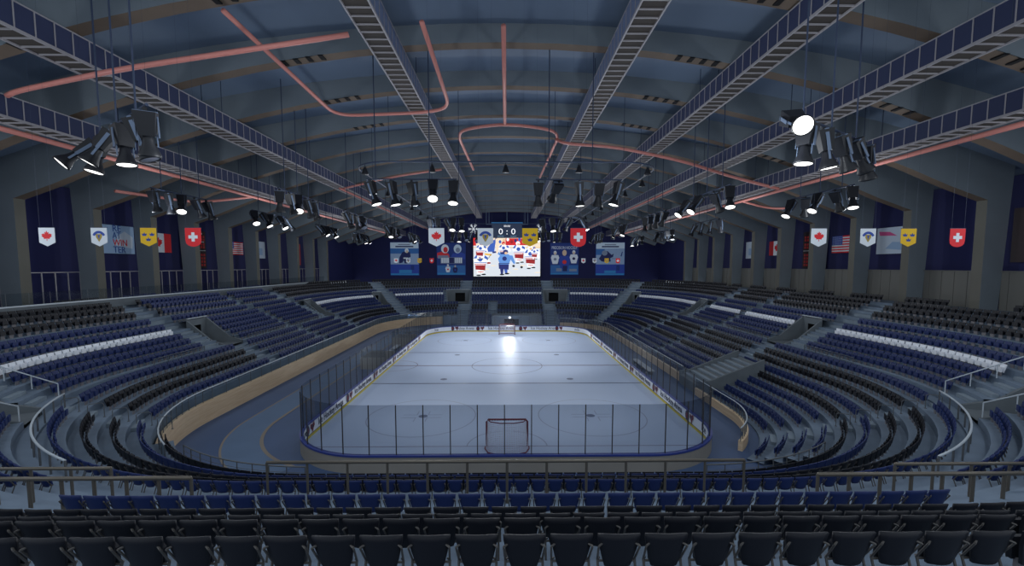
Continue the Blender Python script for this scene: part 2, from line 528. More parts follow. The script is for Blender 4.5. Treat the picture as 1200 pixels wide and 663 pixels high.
# dark slots in the soffits of the nearest arches (vents)
for k in range(-1, 3):
    y = 33.4 + 7.5 * k
    for xc in (-27, -16, 12.5, 27):
        v = MB()
        for j in range(4):
            x = xc + j * .9
            z = zs(x)
            v.box((x, y - .6, z - .02), (.35, .7, .08))
        for j in range(6):
            xa, xb = xc - .3 + j * .55, xc - .3 + (j + 1) * .55
            v.quad((xa, y - .98, zs(xa) - .012), (xb, y - .98, zs(xb) - .012), (xb, y - .9, zs(xb) - .012), (xa, y - .9, zs(xa) - .012))
        o = v.build('roof_vent', M['dark'])
        side = 'left' if xc < 0 else 'right'
        tag(o, 'dark slotted vent in the brown underside of the %s visible roof arch, %s %s' % (ORD[k + 1], 'outer' if abs(xc) > 20 else 'inner', side), 'vent', 'roof vents')

# bays of the side walls
n_w = 0
for k in range(-1, 10):
    ya, yb = 33.4 + 7.5 * k + .1, 33.4 + 7.5 * (k + 1) - .9
    # left: glazed partition frames
    n_w += 1
    wb = MB()
    for j in range(6):
        y = ya + (yb - ya) * j / 5
        wb.box((-45.9, y, 10.8), (.08, .08, 3.6))
    wb.box((-45.9, (ya + yb) / 2, 12.6), (.08, yb - ya, .08))
    wb.box((-45.9, ya + (yb - ya) / 10, 11.7), (.08, (yb - ya) / 5, .08))
    tag(wb.build('window_%d' % n_w, M['truss']), 'grey framed partition window low in the left wall bay', 'window', kind='structure')
    n_w += 1
    bl = MB()
    nb = 10
    for j in range(nb):
        y = ya + (yb - ya) * (j + .5) / nb
        bl.box((45.95, y, 10.9), (.08 + .05 * (j % 2), (yb - ya) / nb - .02, 3.7))
    bl.box((45.85, (ya + yb) / 2, 12.75), (.2, yb - ya, .1))
    tag(bl.build('window_%d' % n_w, M['blind']), 'beige vertical blinds low in the right wall bay', 'window', kind='structure')

# ------------------------------------------------------------------ wood fascia with glass rails
def fascia(name, X, q0, q1, h, label, n=60):
    mb = MB(); mi = 0
    pts = [q0 + (q1 - q0) * j / n for j in range(n + 1)]
    for a, b in zip(pts[:-1], pts[1:]):
        A0, A1 = P(X, a), P(X, b); B0, B1 = P(X + .3, a), P(X + .3, b)
        z = Vector((0, 0, h))
        mb.quad(A0, A1, A1 + z, A0 + z); mb.quad(A0 + z, A1 + z, B1 + z, B0 + z); mb.quad(B0, B0 + z, B1 + z, B1)
    for q in (q0, q1):
        A0, B0 = P(X, q), P(X + .3, q); z = Vector((0, 0, h)); mb.quad(A0, B0, B0 + z, A0 + z)
    return tag(mb.build(name, M['wood']), label, 'wall', kind='structure')
fascia('wall_fascia_left', 25.5, 5.12, 7.55, 1.75, 'pale wood front wall below the left seats')
fascia('wall_fascia_right', 19.4, 1.50, QR(44.0), .75, 'pale wood front wall below the near right seats')
fascia('wall_fascia_rear', 19.9, QR(48.6), 3.9, .95, 'pale wood front wall below the far right seats')

def glass_rail(name, label, X, q0, q1, z, h, nposts, n=50, mm='rail_light', post='rail_dark'):
    root = empty(name, tuple(P(X, q0) + Vector((0, 0, z))), 0, label, 'balustrade')
    inv = -P(X, q0)
    pts = [P(X, q0 + (q1 - q0) * j / n) + inv for j in range(n + 1)]
    g = MB()
    for a, b in zip(pts[:-1], pts[1:]):
        g.quad(a, b, b + Vector((0, 0, h)), a + Vector((0, 0, h)))
    g.build('glass_panel', M['glass_rail'], root)
    t = MB(); t.tube([p + Vector((0, 0, h)) for p in pts], .045, 6); t.build('handrail', M[mm], root)
    for j in range(nposts + 1):
        q = q0 + (q1 - q0) * j / nposts
        p = P(X, q) + inv
        b = MB(); b.bar(p - Vector((0, 0, .06)), p + Vector((0, 0, h)), .025, 5); b.build('post', M[post], root)
    return root
glass_rail('glass_balustrade', 'glass balustrade with dark posts on the wood front of the left stand', 25.6, 5.15, 7.55, 1.75, 1.05, 60)
glass_rail('glass_balustrade', 'glass balustrade along the low wood front of the near right stand', 19.55, 1.50, QR(44.0), .75, .95, 18)
glass_rail('glass_balustrade', 'glass balustrade along the front of the far right stand behind the rink', 20.05, QR(48.6), 3.9, .95, .95, 40)
# kerb and balustrade before the left columns
kb = MB()
for a, b in zip([QL(106 - 0) for _ in ()], []): pass
root = empty('glass_balustrade', (-42.1, 20, 9.15), 0, 'long glass balustrade on a white kerb before the left wall columns', 'balustrade')
kb.box((0, 40, .62), (.16, 82, .12)); kb.build('white_kerb', M['rail_light'], root)
kb = MB(); kb.box((0, 40, .18), (.1, 82, .8)); kb.build('kerb_base', M['parapet'], root)
g = MB(); g.quad((0, -1, .68), (0, 81, .68), (0, 81, 1.75), (0, -1, 1.75)); g.build('glass_panel', M['glass_rail'], root)
for j in range(46):
    b = MB(); b.bar((0, -1 + j * 1.8, .6), (0, -1 + j * 1.8, 1.75), .02, 5); b.build('post', M['rail_dark'], root)

# ------------------------------------------------------------------ rink
RX, RYN, RYF, RR = 15.25, 27.3, 87.3, 6.0
def rink_path(off=0.0, step=.6):
    pts = []
    R = RR + off
    def line(a, b):
        n = max(1, int((Vector(b) - Vector(a)).length / step))
        for i in range(n): pts.append(Vector(a).lerp(Vector(b), i / n))
    def arc(cx, cy, a0, a1):
        n = 16
        for i in range(n):
            a = a0 + (a1 - a0) * i / n
            pts.append(Vector((cx + R * math.cos(a), cy + R * math.sin(a), 0)))
    xa, ya, yb = RX + off, RYN - off, RYF + off
    line((-RX + RR, ya, 0), (RX - RR, ya, 0)); arc(RX - RR, RYN + RR, -PI / 2, 0)
    line((xa, RYN + RR, 0), (xa, RYF - RR, 0)); arc(RX - RR, RYF - RR, 0, PI / 2)
    line((RX - RR, yb, 0), (-RX + RR, yb, 0)); arc(-RX + RR, RYF - RR, PI / 2, PI)
    line((-xa, RYF - RR, 0), (-xa, RYN + RR, 0)); arc(-RX + RR, RYN + RR, PI, 1.5 * PI)
    return pts
ice = empty('ice_sheet', (0, 57.3, 0), 0, 'pale glossy ice sheet with hockey markings inside the white boards', 'ice')
CE = Vector((0, 57.3, 0))
ib = MB()
path = rink_path(0)
ib.poly([p - CE + Vector((0, 0, .03)) for p in path])
ib.build('ice_surface', M['ice'], ice)
def flat_line(name, m, x0, x1, y0_, y1_, z=.036):
    b = MB(); b.quad((x0, y0_, z), (x1, y0_, z), (x1, y1_, z), (x0, y1_, z)); return b.build(name, m, ice)
def flat_ring(name, m, cx, cy, r, w, z=.036, a0=0, a1=2 * PI, n=48):
    b = MB()
    for i in range(n):
        t0, t1 = a0 + (a1 - a0) * i / n, a0 + (a1 - a0) * (i + 1) / n
        b.quad(*[(cx + rr * math.cos(t), cy + rr * math.sin(t), z) for rr, t in ((r - w, t0), (r, t0), (r, t1), (r - w, t1))])
    return b.build(name, m, ice)
flat_line('blue_line', M['line_blue'], -15.25, 15.25, -8.98, -8.68); flat_line('blue_line', M['line_blue'], -15.25, 15.25, 8.68, 8.98)
flat_line('centre_line', M['line_red'], -15.25, 15.25, -.15, .15)
flat_line('goal_line', M['line_red'], -14.9, 14.9, -26.13, -26.05); flat_line('goal_line', M['line_red'], -14.9, 14.9, 26.05, 26.13)
flat_ring('centre_circle', M['line_blue'], 0, 0, 4.7, .09)
b = MB(); b.poly([(.25 * math.cos(2 * PI * k / 16), .25 * math.sin(2 * PI * k / 16), .036) for k in range(16)]); b.build('centre_spot', M['line_blue'], ice)
flat_ring('referee_crease', M['line_red'], -15, 0, 3.1, .08, a0=-PI / 2, a1=PI / 2, n=20)
for sy in (-1, 1):
    for sx in (-1, 1):
        flat_ring('faceoff_circle', M['line_pale'], sx * 7.5, sy * 19.6, 4.75, .08)
        for (yy, rr) in ((sy * 19.6, .4), (sy * 7.0, .4)):
            b = MB(); b.poly([(sx * 7.4 + rr * math.cos(2 * PI * k / 18), yy + rr * math.sin(2 * PI * k / 18), .037) for k in range(18)])
            b.build('faceoff_spot', M['line_blue'], ice)
        hm = MB()
        for dx in (-1, 1):
            for dy in (-1, 1):
                hm.box((sx * 7.5 + dx * 1.1, sy * 19.6 + dy * .35, .036), (1.3, .06, .004)); hm.box((sx * 7.5 + dx * .5, sy * 19.6 + dy * .85, .036), (.06, 1.0, .004))
        hm.build('hash_marks', M['line_pale'], ice)
    flat_ring('goal_crease', M['line_pale'], 0, sy * 26.1, 3.0, .08, a0=(0 if sy < 0 else PI), a1=(PI if sy < 0 else 2 * PI), n=20)

brd = empty('rink_boards', (0, 57.3, 0), 0, 'white hockey rink boards with grey lettering, yellow kick strip and blue cap', 'rink boards')
inn, outp = rink_path(0.0), rink_path(.22)
def shell(mb, pts, z0, z1, mi=0, flip=False):
    n = len(pts)
    for i in range(n):
        a, b_ = pts[i] - CE, pts[(i + 1) % n] - CE
        q = [a + Vector((0, 0, z0)), b_ + Vector((0, 0, z0)), b_ + Vector((0, 0, z1)), a + Vector((0, 0, z1))]
        mb.quad(*(q[::-1] if flip else q), mi)
def ring_top(mb, pa, pb, z, mi=0):
    n = len(pa)
    for i in range(n):
        j = (i + 1) % n
        up = Vector((0, 0, z))
        mb.quad(pa[i] - CE + up, pb[i] - CE + up, pb[j] - CE + up, pa[j] - CE + up, mi)
b = MB(); shell(b, inn, .28, 1.12, flip=True); b.build('board_panel', M['board'], brd)
b = MB(); shell(b, rink_path(-.015), .02, .24, flip=True); ring_top(b, rink_path(-.015), inn, .24); b.build('kick_strip', M['yellow'], brd)
b = MB(); shell(b, rink_path(-.004), .24, .29, flip=True); b.build('kick_seam', M['ink'], brd)
b = MB(); shell(b, outp, 0, 1.10); b.build('outer_panel', M['board_out'], brd)
pi_, po_ = rink_path(-.03), rink_path(.26)
b = MB(); shell(b, pi_, 1.10, 1.2, flip=True); shell(b, po_, 1.08, 1.2); ring_top(b, po_, pi_, 1.2); ring_top(b, pi_, po_, 1.08); b.build('cap_rail', M['cap'], brd)

def wall_M(pos, nrm_angle):
    """text plane: upright, facing direction nrm_angle (xy)"""
    n = Vector((math.cos(nrm_angle), math.sin(nrm_angle), 0)); z = Vector((0, 0, 1)); x = z.cross(n)
    m3 = Matrix((x, z, n)).transposed().to_4x4()
    m3.translation = pos
    return m3
txt0 = None
def emblem(M_):
    M_ = M_ @ Matrix.Scale(1.2, 4)
    b = MB()   # round crest and a bird-like badge
    n = 18
    b.add([M_ @ Vector((-.36 + .3 * math.cos(2 * PI * k / n), .36 * math.sin(2 * PI * k / n), .012)) for k in range(n)], [tuple(range(n))], 0)
    b.add([M_ @ Vector((-.36 + .17 * math.cos(2 * PI * k / n), .2 * math.sin(2 * PI * k / n), .016)) for k in range(n)], [tuple(range(n))], 1)
    pts = [(.1, .3), (.36, .22), (.62, .36), (.7, .1), (.5, -.1), (.4, -.38), (.26, -.12), (.06, .02)]
    b.add([M_ @ Vector((x, y, .012)) for x, y in pts], [tuple(range(len(pts)))][::-1], 1)
    b.add([M_ @ Vector((.36 + .12 * math.cos(2 * PI * k / 10), .08 + .12 * math.sin(2 * PI * k / 10), .016)) for k in range(10)], [tuple(range(10))], 2)
    b.build('club_emblem', [M['ink'], M['maroon'], M['ink']], brd)
for sgn, ang, D0 in ((-1, 0.0, 33.0), (1, PI, 35.4)):
    for k in range(-1, 6):
        ye = D0 + 8.45 * k
        if RYN + 5.6 < ye < RYF - 5.5:
            emblem(wall_M(Vector((sgn * 15.22, ye - 57.3, .68)), ang))
        yt = ye + 4.2
        if RYN + 7.5 < yt < RYF - 8:
            text_mesh('Ice Hockey Arena', 'lettering', M['ink'], .82, brd, wall_M(Vector((sgn * 15.225, yt - 57.3, .72)), ang), width=5.3)
for x in (-5.4, 3.2): emblem(wall_M(Vector((x, 29.97, .68)), -PI / 2))
for x in (-1.1,): text_mesh('Ice Hockey Arena', 'lettering', M['ink'], .82, brd, wall_M(Vector((x, 29.975, .72)), -PI / 2), width=5.3)
def far_arc(side, ang_deg):
    a = math.radians(ang_deg)
    c = Vector((side * 9.25, 81.3 - 57.3, 0))
    p = c + Vector((math.cos(a), math.sin(a), 0)) * 5.97
    return wall_M(Vector((p.x, p.y, .72)), a + PI)
for x in (-9.6, 7.5): text_mesh('Ice Hockey Arena' if x > 0 else 'Hockey Arena', 'lettering', M['ink'], .82, brd, wall_M(Vector((x + (0 if x > 0 else 1.0), 29.975, .72)), -PI / 2), width=5.3 if x > 0 else 3.9)
for side in (-1, 1):
    emblem(far_arc(side, 90 - side * 12))
    for w_, ad in ((('Hockey', 40),) if side > 0 else (('Ice', 140),)):
        text_mesh(w_, 'lettering', M['ink'], .82, brd, far_arc(side, ad))
for side in (-1, 1):
    for w_, ad in ((('Ice', -6), ('Hockey', -34)) if side > 0 else (('Arena', 180 + 12),)):
        a = math.radians(ad); c = Vector((side * 9.25, RYN + RR - 57.3, 0)); p = c + Vector((math.cos(a), math.sin(a), 0)) * 5.97
        text_mesh(w_, 'lettering', M['ink'], .82, brd, wall_M(Vector((p.x, p.y, .72)), a + PI))

gl = empty('rink_glass', (0, 57.3, 1.2), 0, 'tall tinted rink glass with thin dark posts standing on the boards', 'rink glass')
gp = rink_path(.11)
b = MB(); shell(b, gp, 1.2 - 1.2, 4.45 - 1.2)
b.build('glazing', M['glass'], gl)
tot = 0; segs = []
for i in range(len(gp)):
    L = (gp[(i + 1) % len(gp)] - gp[i]).length; segs.append((tot, L, i)); tot += L
npost = 99
for j in range(npost):
    s = tot * (j + .25) / npost
    for s0, L, i in segs:
        if s0 <= s < s0 + L:
            p = gp[i].lerp(gp[(i + 1) % len(gp)], (s - s0) / L) - CE
            b = MB(); b.box((p.x, p.y, 1.62), (.06, .06, 3.25)); b.build('glass_post', M['post'], gl)
            break

# goals (scaled like the rest of the model)
def goal(y, sy, label):
    g = empty('hockey_goal', (0, y, .03), 0 if sy < 0 else PI, label, 'hockey goal')
    w, h, r = 1.5, 2.02, .07
    f = MB()
    f.tube([(-w, 0, 0), (-w, 0, h - .15), (-w + .15, 0, h)], r, 8); f.tube([(w, 0, 0), (w, 0, h - .15), (w - .15, 0, h)], r, 8)
    f.tube([(-w + .12, 0, h), (w - .12, 0, h)], r, 8)
    f.build('goal_posts', M['goal_red'], g, True)
    bf = MB()
    dep = -.95 * 1.0
    base = [(-w, 0, .05)] + [(-w - .1 + .0 * k, -.25 * k, .05) for k in (1, 2)] + [(-w + .15, -1.2, .05), (-.6, -1.55, .05), (.6, -1.55, .05), (w - .15, -1.2, .05), (w + .1, -.5, .05), (w + .1, -.25, .05), (w, 0, .05)]
    bf.tube(base, .045, 6)
    top = [(-w + .1, 0, h), (-w + .3, -.45, h - .02), (-.5, -.75, h - .02), (.5, -.75, h - .02), (w - .3, -.45, h - .02), (w - .1, 0, h)]
    bf.tube(top, .04, 6)
    bf.build('base_frame', M['goal_red'], g)
    nt_ = MB()
    def back(u, t):   # u -1..1 around, t 0..1 up
        th = u * PI / 2
        bx = (w + .05) * math.sin(th) if abs(u) <= 1 else 0
        by = -1.5 * math.cos(th) ** .6
        tx = (w - .12) * math.sin(th); ty = -.75 * math.cos(th) ** .6
        return Vector((bx + (tx - bx) * t, by + (ty - by) * t, .05 + (h - .08) * t))
    for i_ in range(27):
        u = -1 + 2 * i_ / 26
        pts = [back(max(-.999, min(.999, u)), k / 8) for k in range(9)]
        for a, c in zip(pts[:-1], pts[1:]): nt_.bar(a, c, .012, 3, cap=False)
    for k in range(1, 16):
        pts = [back(max(-.999, min(.999, -1 + 2 * j / 20)), k / 16) for j in range(21)]
        for a, c in zip(pts[:-1], pts[1:]): nt_.bar(a, c, .012, 3, cap=False)
    for k in range(-6, 7):
        nt_.bar((k * .2, 0, h), (k * .18, -.72 + abs(k) * .04, h - .02), .012, 3, cap=False)
    nt_.build('net', M['net'], g)
goal(31.2, -1, 'red framed hockey goal seen from behind at the near end of the ice')
goal(83.4, 1, 'small red hockey goal at the far end of the ice facing the camera')

# path curving over the left floor
def floor_path(X0, X1, q0, q1, z, m, nm, lb, n=70):
    b = MB()
    for j in range(n):
        a, c = q0 + (q1 - q0) * j / n, q0 + (q1 - q0) * (j + 1) / n
        up = Vector((0, 0, z))
        b.quad(P(X0, a) + up, P(X0, c) + up, P(X1, c) + up, P(X1, a) + up)
    return tag(b.build(nm, m), lb, 'floor strip', kind='structure')
floor_path(19.9, 22.3, 5.35, 7.72, .02, M['path'], 'floor_path', 'pale curved strip on the left floor')
floor_path(19.65, 19.9, 5.35, 7.72, .025, M['tan'], 'trim_90', 'tan edge of the curved floor strip')
floor_path(22.3, 22.45, 5.35, 7.72, .025, M['tan'], 'trim_91', 'outer tan edge of the curved floor strip')

# benches and penalty boxes
def box_room(y0_, y1_, x0, x1, h, label):
    r = empty('penalty_box', (x0, y0_, 0), 0, label, 'penalty box')
    w = MB()
    w.box(((x1 - x0) / 2, .06, h / 2), (abs(x1 - x0), .12, h)); w.box(((x1 - x0) / 2, y1_ - y0_, h / 2), (abs(x1 - x0), .12, h))
    w.box((x1 - x0, (y1_ - y0_) / 2, h / 2), (.12, y1_ - y0_, h)); w.build('side_walls', M['board_out'], r)
    s = MB(); s.box(((x1 - x0) * .75, (y1_ - y0_) / 2, .5), (.5, y1_ - y0_ - .4, .08)); s.box(((x1 - x0) * .75, (y1_ - y0_) / 2, .25), (.1, y1_ - y0_ - .8, .46)); s.build('bench_seat', M['bench'], r)
    gg = MB(); gg.quad((0, .06, h), (x1 - x0, .06, h), (x1 - x0, .06, h + 1), (0, .06, h + 1)); gg.quad((x1 - x0, .06, h), (x1 - x0, y1_ - y0_, h), (x1 - x0, y1_ - y0_, h + 1), (x1 - x0, .06, h + 1)); gg.build('glass_panel', M['glass_rail'], r)
box_room(55.5, 60.0, -15.6, -18.8, 1.5, 'nearer grey walled penalty box behind the left boards')
box_room(71.0, 75.0, -15.6, -18.8, 1.5, 'farther grey walled penalty box behind the left boards')
def bench(x, y, L, label):
    r = empty('players_bench', (x, y, 0), 0, label, 'bench')
    s = MB(); s.box((0, 0, .5), (.75, L, .1)); s.build('bench_seat', M['bench'], r)
    for sy in (-.45, 0, .45):
        l = MB(); l.box((0, sy * L, .225), (.5, .12, .45)); l.build('leg', M['rail_dark'], r)
bench(-17.6, 63.5, 4.6, 'pale players bench beside the nearer penalty box on the left')
bench(-17.6, 68.4, 3.6, 'pale players bench beside the farther penalty box on the left')
bench(17.6, 55.5, 7.0, 'long pale players bench behind the right boards')

# ------------------------------------------------------------------ seats
def seat_parts():
    back = MB()
    # tapering shell, slightly cupped; local: +x forward (towards the ice), z up
    nU, nV = 6, 5
    def pt(u, v, off):
        wv = .185 + .115 * min(1, v * 1.15) ** .85
        x = .09 - .10 * v - off + .05 * (abs(u) ** 2)
        zz = .27 + .55 * v - (.02 * abs(u) ** 3 if v > .9 else 0)
        return Vector((x, u * wv, zz))
    vs = []
    for off in (0, .04):
        for j in range(nV + 1):
            for i_ in range(nU + 1):
                vs.append(pt(-1 + 2 * i_ / nU, j / nV, off))
    fs = []; S = (nU + 1) * (nV + 1)
    for j in range(nV):
        for i_ in range(nU):
            a = j * (nU + 1) + i_
            fs.append((a, a + 1, a + nU + 2, a + nU + 1)); fs.append((S + a, S + a + nU + 1, S + a + nU + 2, S + a + 1))
    for i_ in range(nU):
        fs.append((i_, S + i_, S + i_ + 1, i_ + 1)); a = nV * (nU + 1) + i_; fs.append((a, a + 1, S + a + 1, S + a))
    for j in range(nV):
        a = j * (nU + 1); fs.append((a, a + nU + 1, S + a + nU + 1, S + a)); c = a + nU; fs.append((c, S + c, S + c + nU + 1, c + nU + 1))
    back.add(vs, fs)
    pan = MB()
    outl = [(.28, .18), (.56, .225), (.63, .19), (.63, -.19), (.56, -.225), (.28, -.18)]
    vs = [Vector((.20 - (z - .28) * .22, y, z)) for z, y in outl] + [Vector((.255 - (z - .28) * .22, y, z)) for z, y in outl]
    pan.add(vs, [tuple(range(5, -1, -1)), tuple(range(6, 12))] + [(i_, (i_ + 1) % 6, 6 + (i_ + 1) % 6, 6 + i_) for i_ in range(6)])
    fr = MB()
    for s in (-1, 1):
        fr.bar((-.01, s * .29, .64), (.17, s * .27, .33), .016, 5)
        fr.bar((.17, s * .27, .33), (.05, s * .27, 0), .02, 5)
        fr.bar((.17, s * .27, .33), (.23, s * .23, .31), .016, 5)
        fr.bar((-.01, s * .29, .64), (.03, s * .23, .66), .016, 5)
    fr.bar((.17, -.27, .3), (.17, .27, .3), .018, 5)
    return back, pan, fr
_b, _p, _f = seat_parts()
SEAT_ME = {}
for c in ('blue', 'dark', 'white'):
    SEAT_ME[c] = (_b.mesh('backrest', M['seat_' + c], True), _p.mesh('seat_pan', M['seat_' + c]), _f.mesh('bracket', M['seat_metal']))
# light version for the far seats
LOWV = {}
def low_seat():
    b = MB()
    vs = []
    for off in (0, .05):
        for z, w, x in ((.27, .19, .09), (.58, .265, .04), (.82, .30, -.01)):
            for s in (-1, 1): vs.append((x - off, s * w, z))
    fs = [(0, 1, 3, 2), (2, 3, 5, 4), (7, 6, 8, 9), (9, 8, 10, 11), (4, 5, 11, 10), (0, 2, 8, 6), (2, 4, 10, 8), (3, 1, 7, 9), (5, 3, 9, 11)]
    b.add(vs, fs, 0)
    b.box((0.2, 0, .45), (.07, .42, .34), 0)
    b.box((.16, 0, .15), (.06, .3, .3), 1)
    return b
LS = low_seat()

PITCH = .67
seats = []      # (x, y, z, yaw, colour, row, blockname, q)
def row_blocks(aisles, q0, q1, we=0):
    cuts = sorted([(q, w) for q, w in aisles if q0 < q < q1])
    res = []; a = (q0, we)
    for q, w in cuts:
        res.append((a[0], a[1], q, w)); a = (q, w)
    res.append((a[0], a[1], q1, we))
    return res
def fill(row, X, z, col, rng, aisles, gaps=()):
    for r0, r1 in rng:
        # cut by gaps
        ints = [(r0, r1)]
        for ga, gb in gaps:
            n2 = []
            for a, b in ints:
                if gb <= a or ga >= b: n2.append((a, b)); continue
                if ga > a: n2.append((a, ga))
                if gb < b: n2.append((gb, b))
            ints = n2
        for a, b in ints:
            for s0, w0, s1, w1 in row_blocks(aisles, a, b):
                # walk along the arc length
                step = .004; L = 0; acc = []
                q = s0
                while q < s1:
                    acc.append((L, q)); L += speed(X, q) * step; q += step
                acc.append((L, s1))
                lo, hi = w0 / 2 + .15, L - w1 / 2 - .15
                n = int((hi - lo) / PITCH)
                if n < 1: continue
                st = lo + ((hi - lo) - n * PITCH) / 2
                j = 0
                for i_ in range(n):
                    sL = st + (i_ + .5) * PITCH
                    while j < len(acc) - 2 and acc[j + 1][0] < sL: j += 1
                    t = (sL - acc[j][0]) / max(1e-6, acc[j + 1][0] - acc[j][0])
                    qq = acc[j][1] + (acc[j + 1][1] - acc[j][1]) * t
                    p = P(X, qq)
                    cc = 'blue' if (p.x < 0 and 49.5 < p.y < 77) else col
                    seats.append((p.x, p.y, z - SH, inward(qq), cc, row, s0, qq))
def wrap(rg):   # full rings start at q=0.5 shifted: join near side
    return rg
GAP_TUN = (3.96, 5.03)
A_SEAT = {k: [(1.704, 9.676)] for k in range(9)}
A_SEAT[4] = [(7.42, 9.676), (1.704, 5.2)]
for k in range(4): A_SEAT[k] = A_RANGE[k]
for k in range(9):
    gaps = []
    if k < 5: gaps.append((QR(43.3), QR(48.6)))
    fill('A%d' % k, AX[k] + .05, AZ[k], ACOL[k], A_SEAT[k], AISLE_LOW, gaps)
for k in range(10):
    gaps = list(SEAT_GAPS) if k < 5 else []
    if k < 5: gaps += [(9.60, 9.76)]
    if k < 4: gaps += [(7.78, 9.22)]
    elif k == 4: gaps += [(9.06, 9.36), (7.64, 7.94)]
    if k == 9:
        # only the side runs between the columns
        rng = []
        for j in range(-1, 10):
            ya, yb = 33.4 + 7.5 * j + .6, 33.4 + 7.5 * (j + 1) - 1.6
            if ya > CN: rng.append((QR(ya), QR(min(yb, 83))))
            if ya > CN: rng.append((QL(min(yb, 83)), QL(ya)))
        rng += [(1.72, 1.84), (1.88, 1.99), (7.01, 7.12), (7.16, 7.28), (3.0, 3.45), (5.55, 6.0), (3.5, 3.97), (4.03, 4.97), (5.03, 5.5)]
        fill('B9', BX[9] + .2, BZ[9], 'dark', rng, [], [])
    else:
        fill('B%d' % k, BX[k] + .05, BZ[k], BCOL[k], [(1.735, 9.715)], AISLE_UP, gaps)
# row joins straight over the near centre: block ids for q>7.5 continue into q<1.5
def near_side(q): return q < 1.0 or q > 7.0
F_, PT_, YAW_ = 511.0, math.atan((350 - 311.4) / 511.0), math.radians(.67)
def project(p):
    x, y, z = p[0], p[1], p[2] - 13.27
    xr = x * math.cos(YAW_) - y * math.sin(YAW_); yr = x * math.sin(YAW_) + y * math.cos(YAW_)
    zc = yr * math.cos(PT_) - z * math.sin(PT_); yc = -z * math.cos(PT_) - yr * math.sin(PT_)
    if zc < .3: return None
    return 600 + F_ * xr / zc, 350 + F_ * yc / zc, zc

near_lbl = {'B8': 'row nearest the camera', 'B7': 'second row from the camera', 'B6': 'third row from the camera',
            'B5': 'fourth row from the camera', 'B4': 'blue row just above the near walkway', 'B9': 'back row'}
cand = []
for i_, s in enumerate(seats):
    pr = project((s[0], s[1], s[2] + .9))
    if pr is None or not (-15 < pr[0] < 1215 and pr[1] < 662): continue
    x, y, row = s[0], s[1], s[5]
    hidden = False
    if row[0] == 'A' and abs(x) < 13 and y < 40 and row != 'A8': hidden = True
    if row[0] == 'B' and int(row[1]) == 5 and abs(x) < 2: hidden = False
    if hidden: continue
    cand.append((pr[2], i_, pr))
cand.sort()
chosen = cand[:300]
chosen_ids = {c[1] for c in chosen}
# labels by row, counted from the left of the photograph
byrow = {}
for zc, i_, pr in chosen:
    s = seats[i_]
    side = 'left' if s[0] < -9.5 else ('right' if s[0] > 9.5 else 'middle')
    key = (s[5],) if (s[5][0] == 'B' and int(s[5][1]) >= 4 and s[1] < 22) else (s[5], 'left' if s[0] < 0 else 'right')
    byrow.setdefault(key, []).append((pr[0], i_))
cn = {'blue': 'blue', 'dark': 'black', 'white': 'white'}
for key, lst in byrow.items():
    lst.sort()
    for n, (u, i_) in enumerate(lst):
        x, y, z, yaw, col, row, blk, q = seats[i_]
        if row == 'B5' and y < 13: col = 'dark'
        r = empty('folding_seat', (x, y, z), yaw)
        if len(key) == 1:
            lb = '%s folding seat in the %s, %s from the left' % (cn[col], near_lbl.get(row, 'near row'), ordinal(n))
            gname = 'seats in the ' + near_lbl.get(row, 'near row')
        else:
            k = int(row[1])
            rown = (['top row', 'second row from top', 'third row from top', 'fourth row from top', 'fifth row from top', 'sixth row from top'][min(5, 8 - k)] + ', lower bowl') if row[0] == 'A' else \
                   (['bottom row', 'second row', 'third row', 'fourth row', 'fifth row', 'sixth row', 'seventh row', 'eighth row', 'ninth row', 'last row'][k] + ', upper bowl')
            lb = '%s seat, %s, near %s corner, %s from left' % (cn[col], rown, key[1], ordinal(n))
            gname = 'seats of the near %s corner' % key[1]
        tag(r, lb, 'seat', gname)
        for nm, me in zip(('backrest', 'seat_pan', 'bracket'), SEAT_ME[col]):
            o = bpy.data.objects.new(nm, me); COL.objects.link(o); o.parent = r
rest = MB()
CI = {'blue': 0, 'dark': 1, 'white': 2}
for i_, s in enumerate(seats):
    if i_ in chosen_ids: continue
    if s[1] < 2 : continue
    x, y, z, yaw, col, row, blk, q = s
    if row == 'B5' and y < 13: col = 'dark'
    c, sn = math.cos(yaw), math.sin(yaw)
    o = len(rest.v)
    rest.v.extend([(x + c * px - sn * py, y + sn * px + c * py, z + pz) for px, py, pz in LS.v])
    for f, m_ in zip(LS.f, LS.m):
        rest.f.append(tuple(k + o for k in f)); rest.m.append(CI[col] if m_ == 0 else 3)
tag(rest.build('stadium_seats', [M['seat_blue'], M['seat_dark'], M['seat_white'], M['seat_under']]),
    'thousands of small blue, black and white seats filling the rest of the bowl', 'seats', kind='stuff')
print('SEATS', len(seats), 'individual', len(chosen_ids))

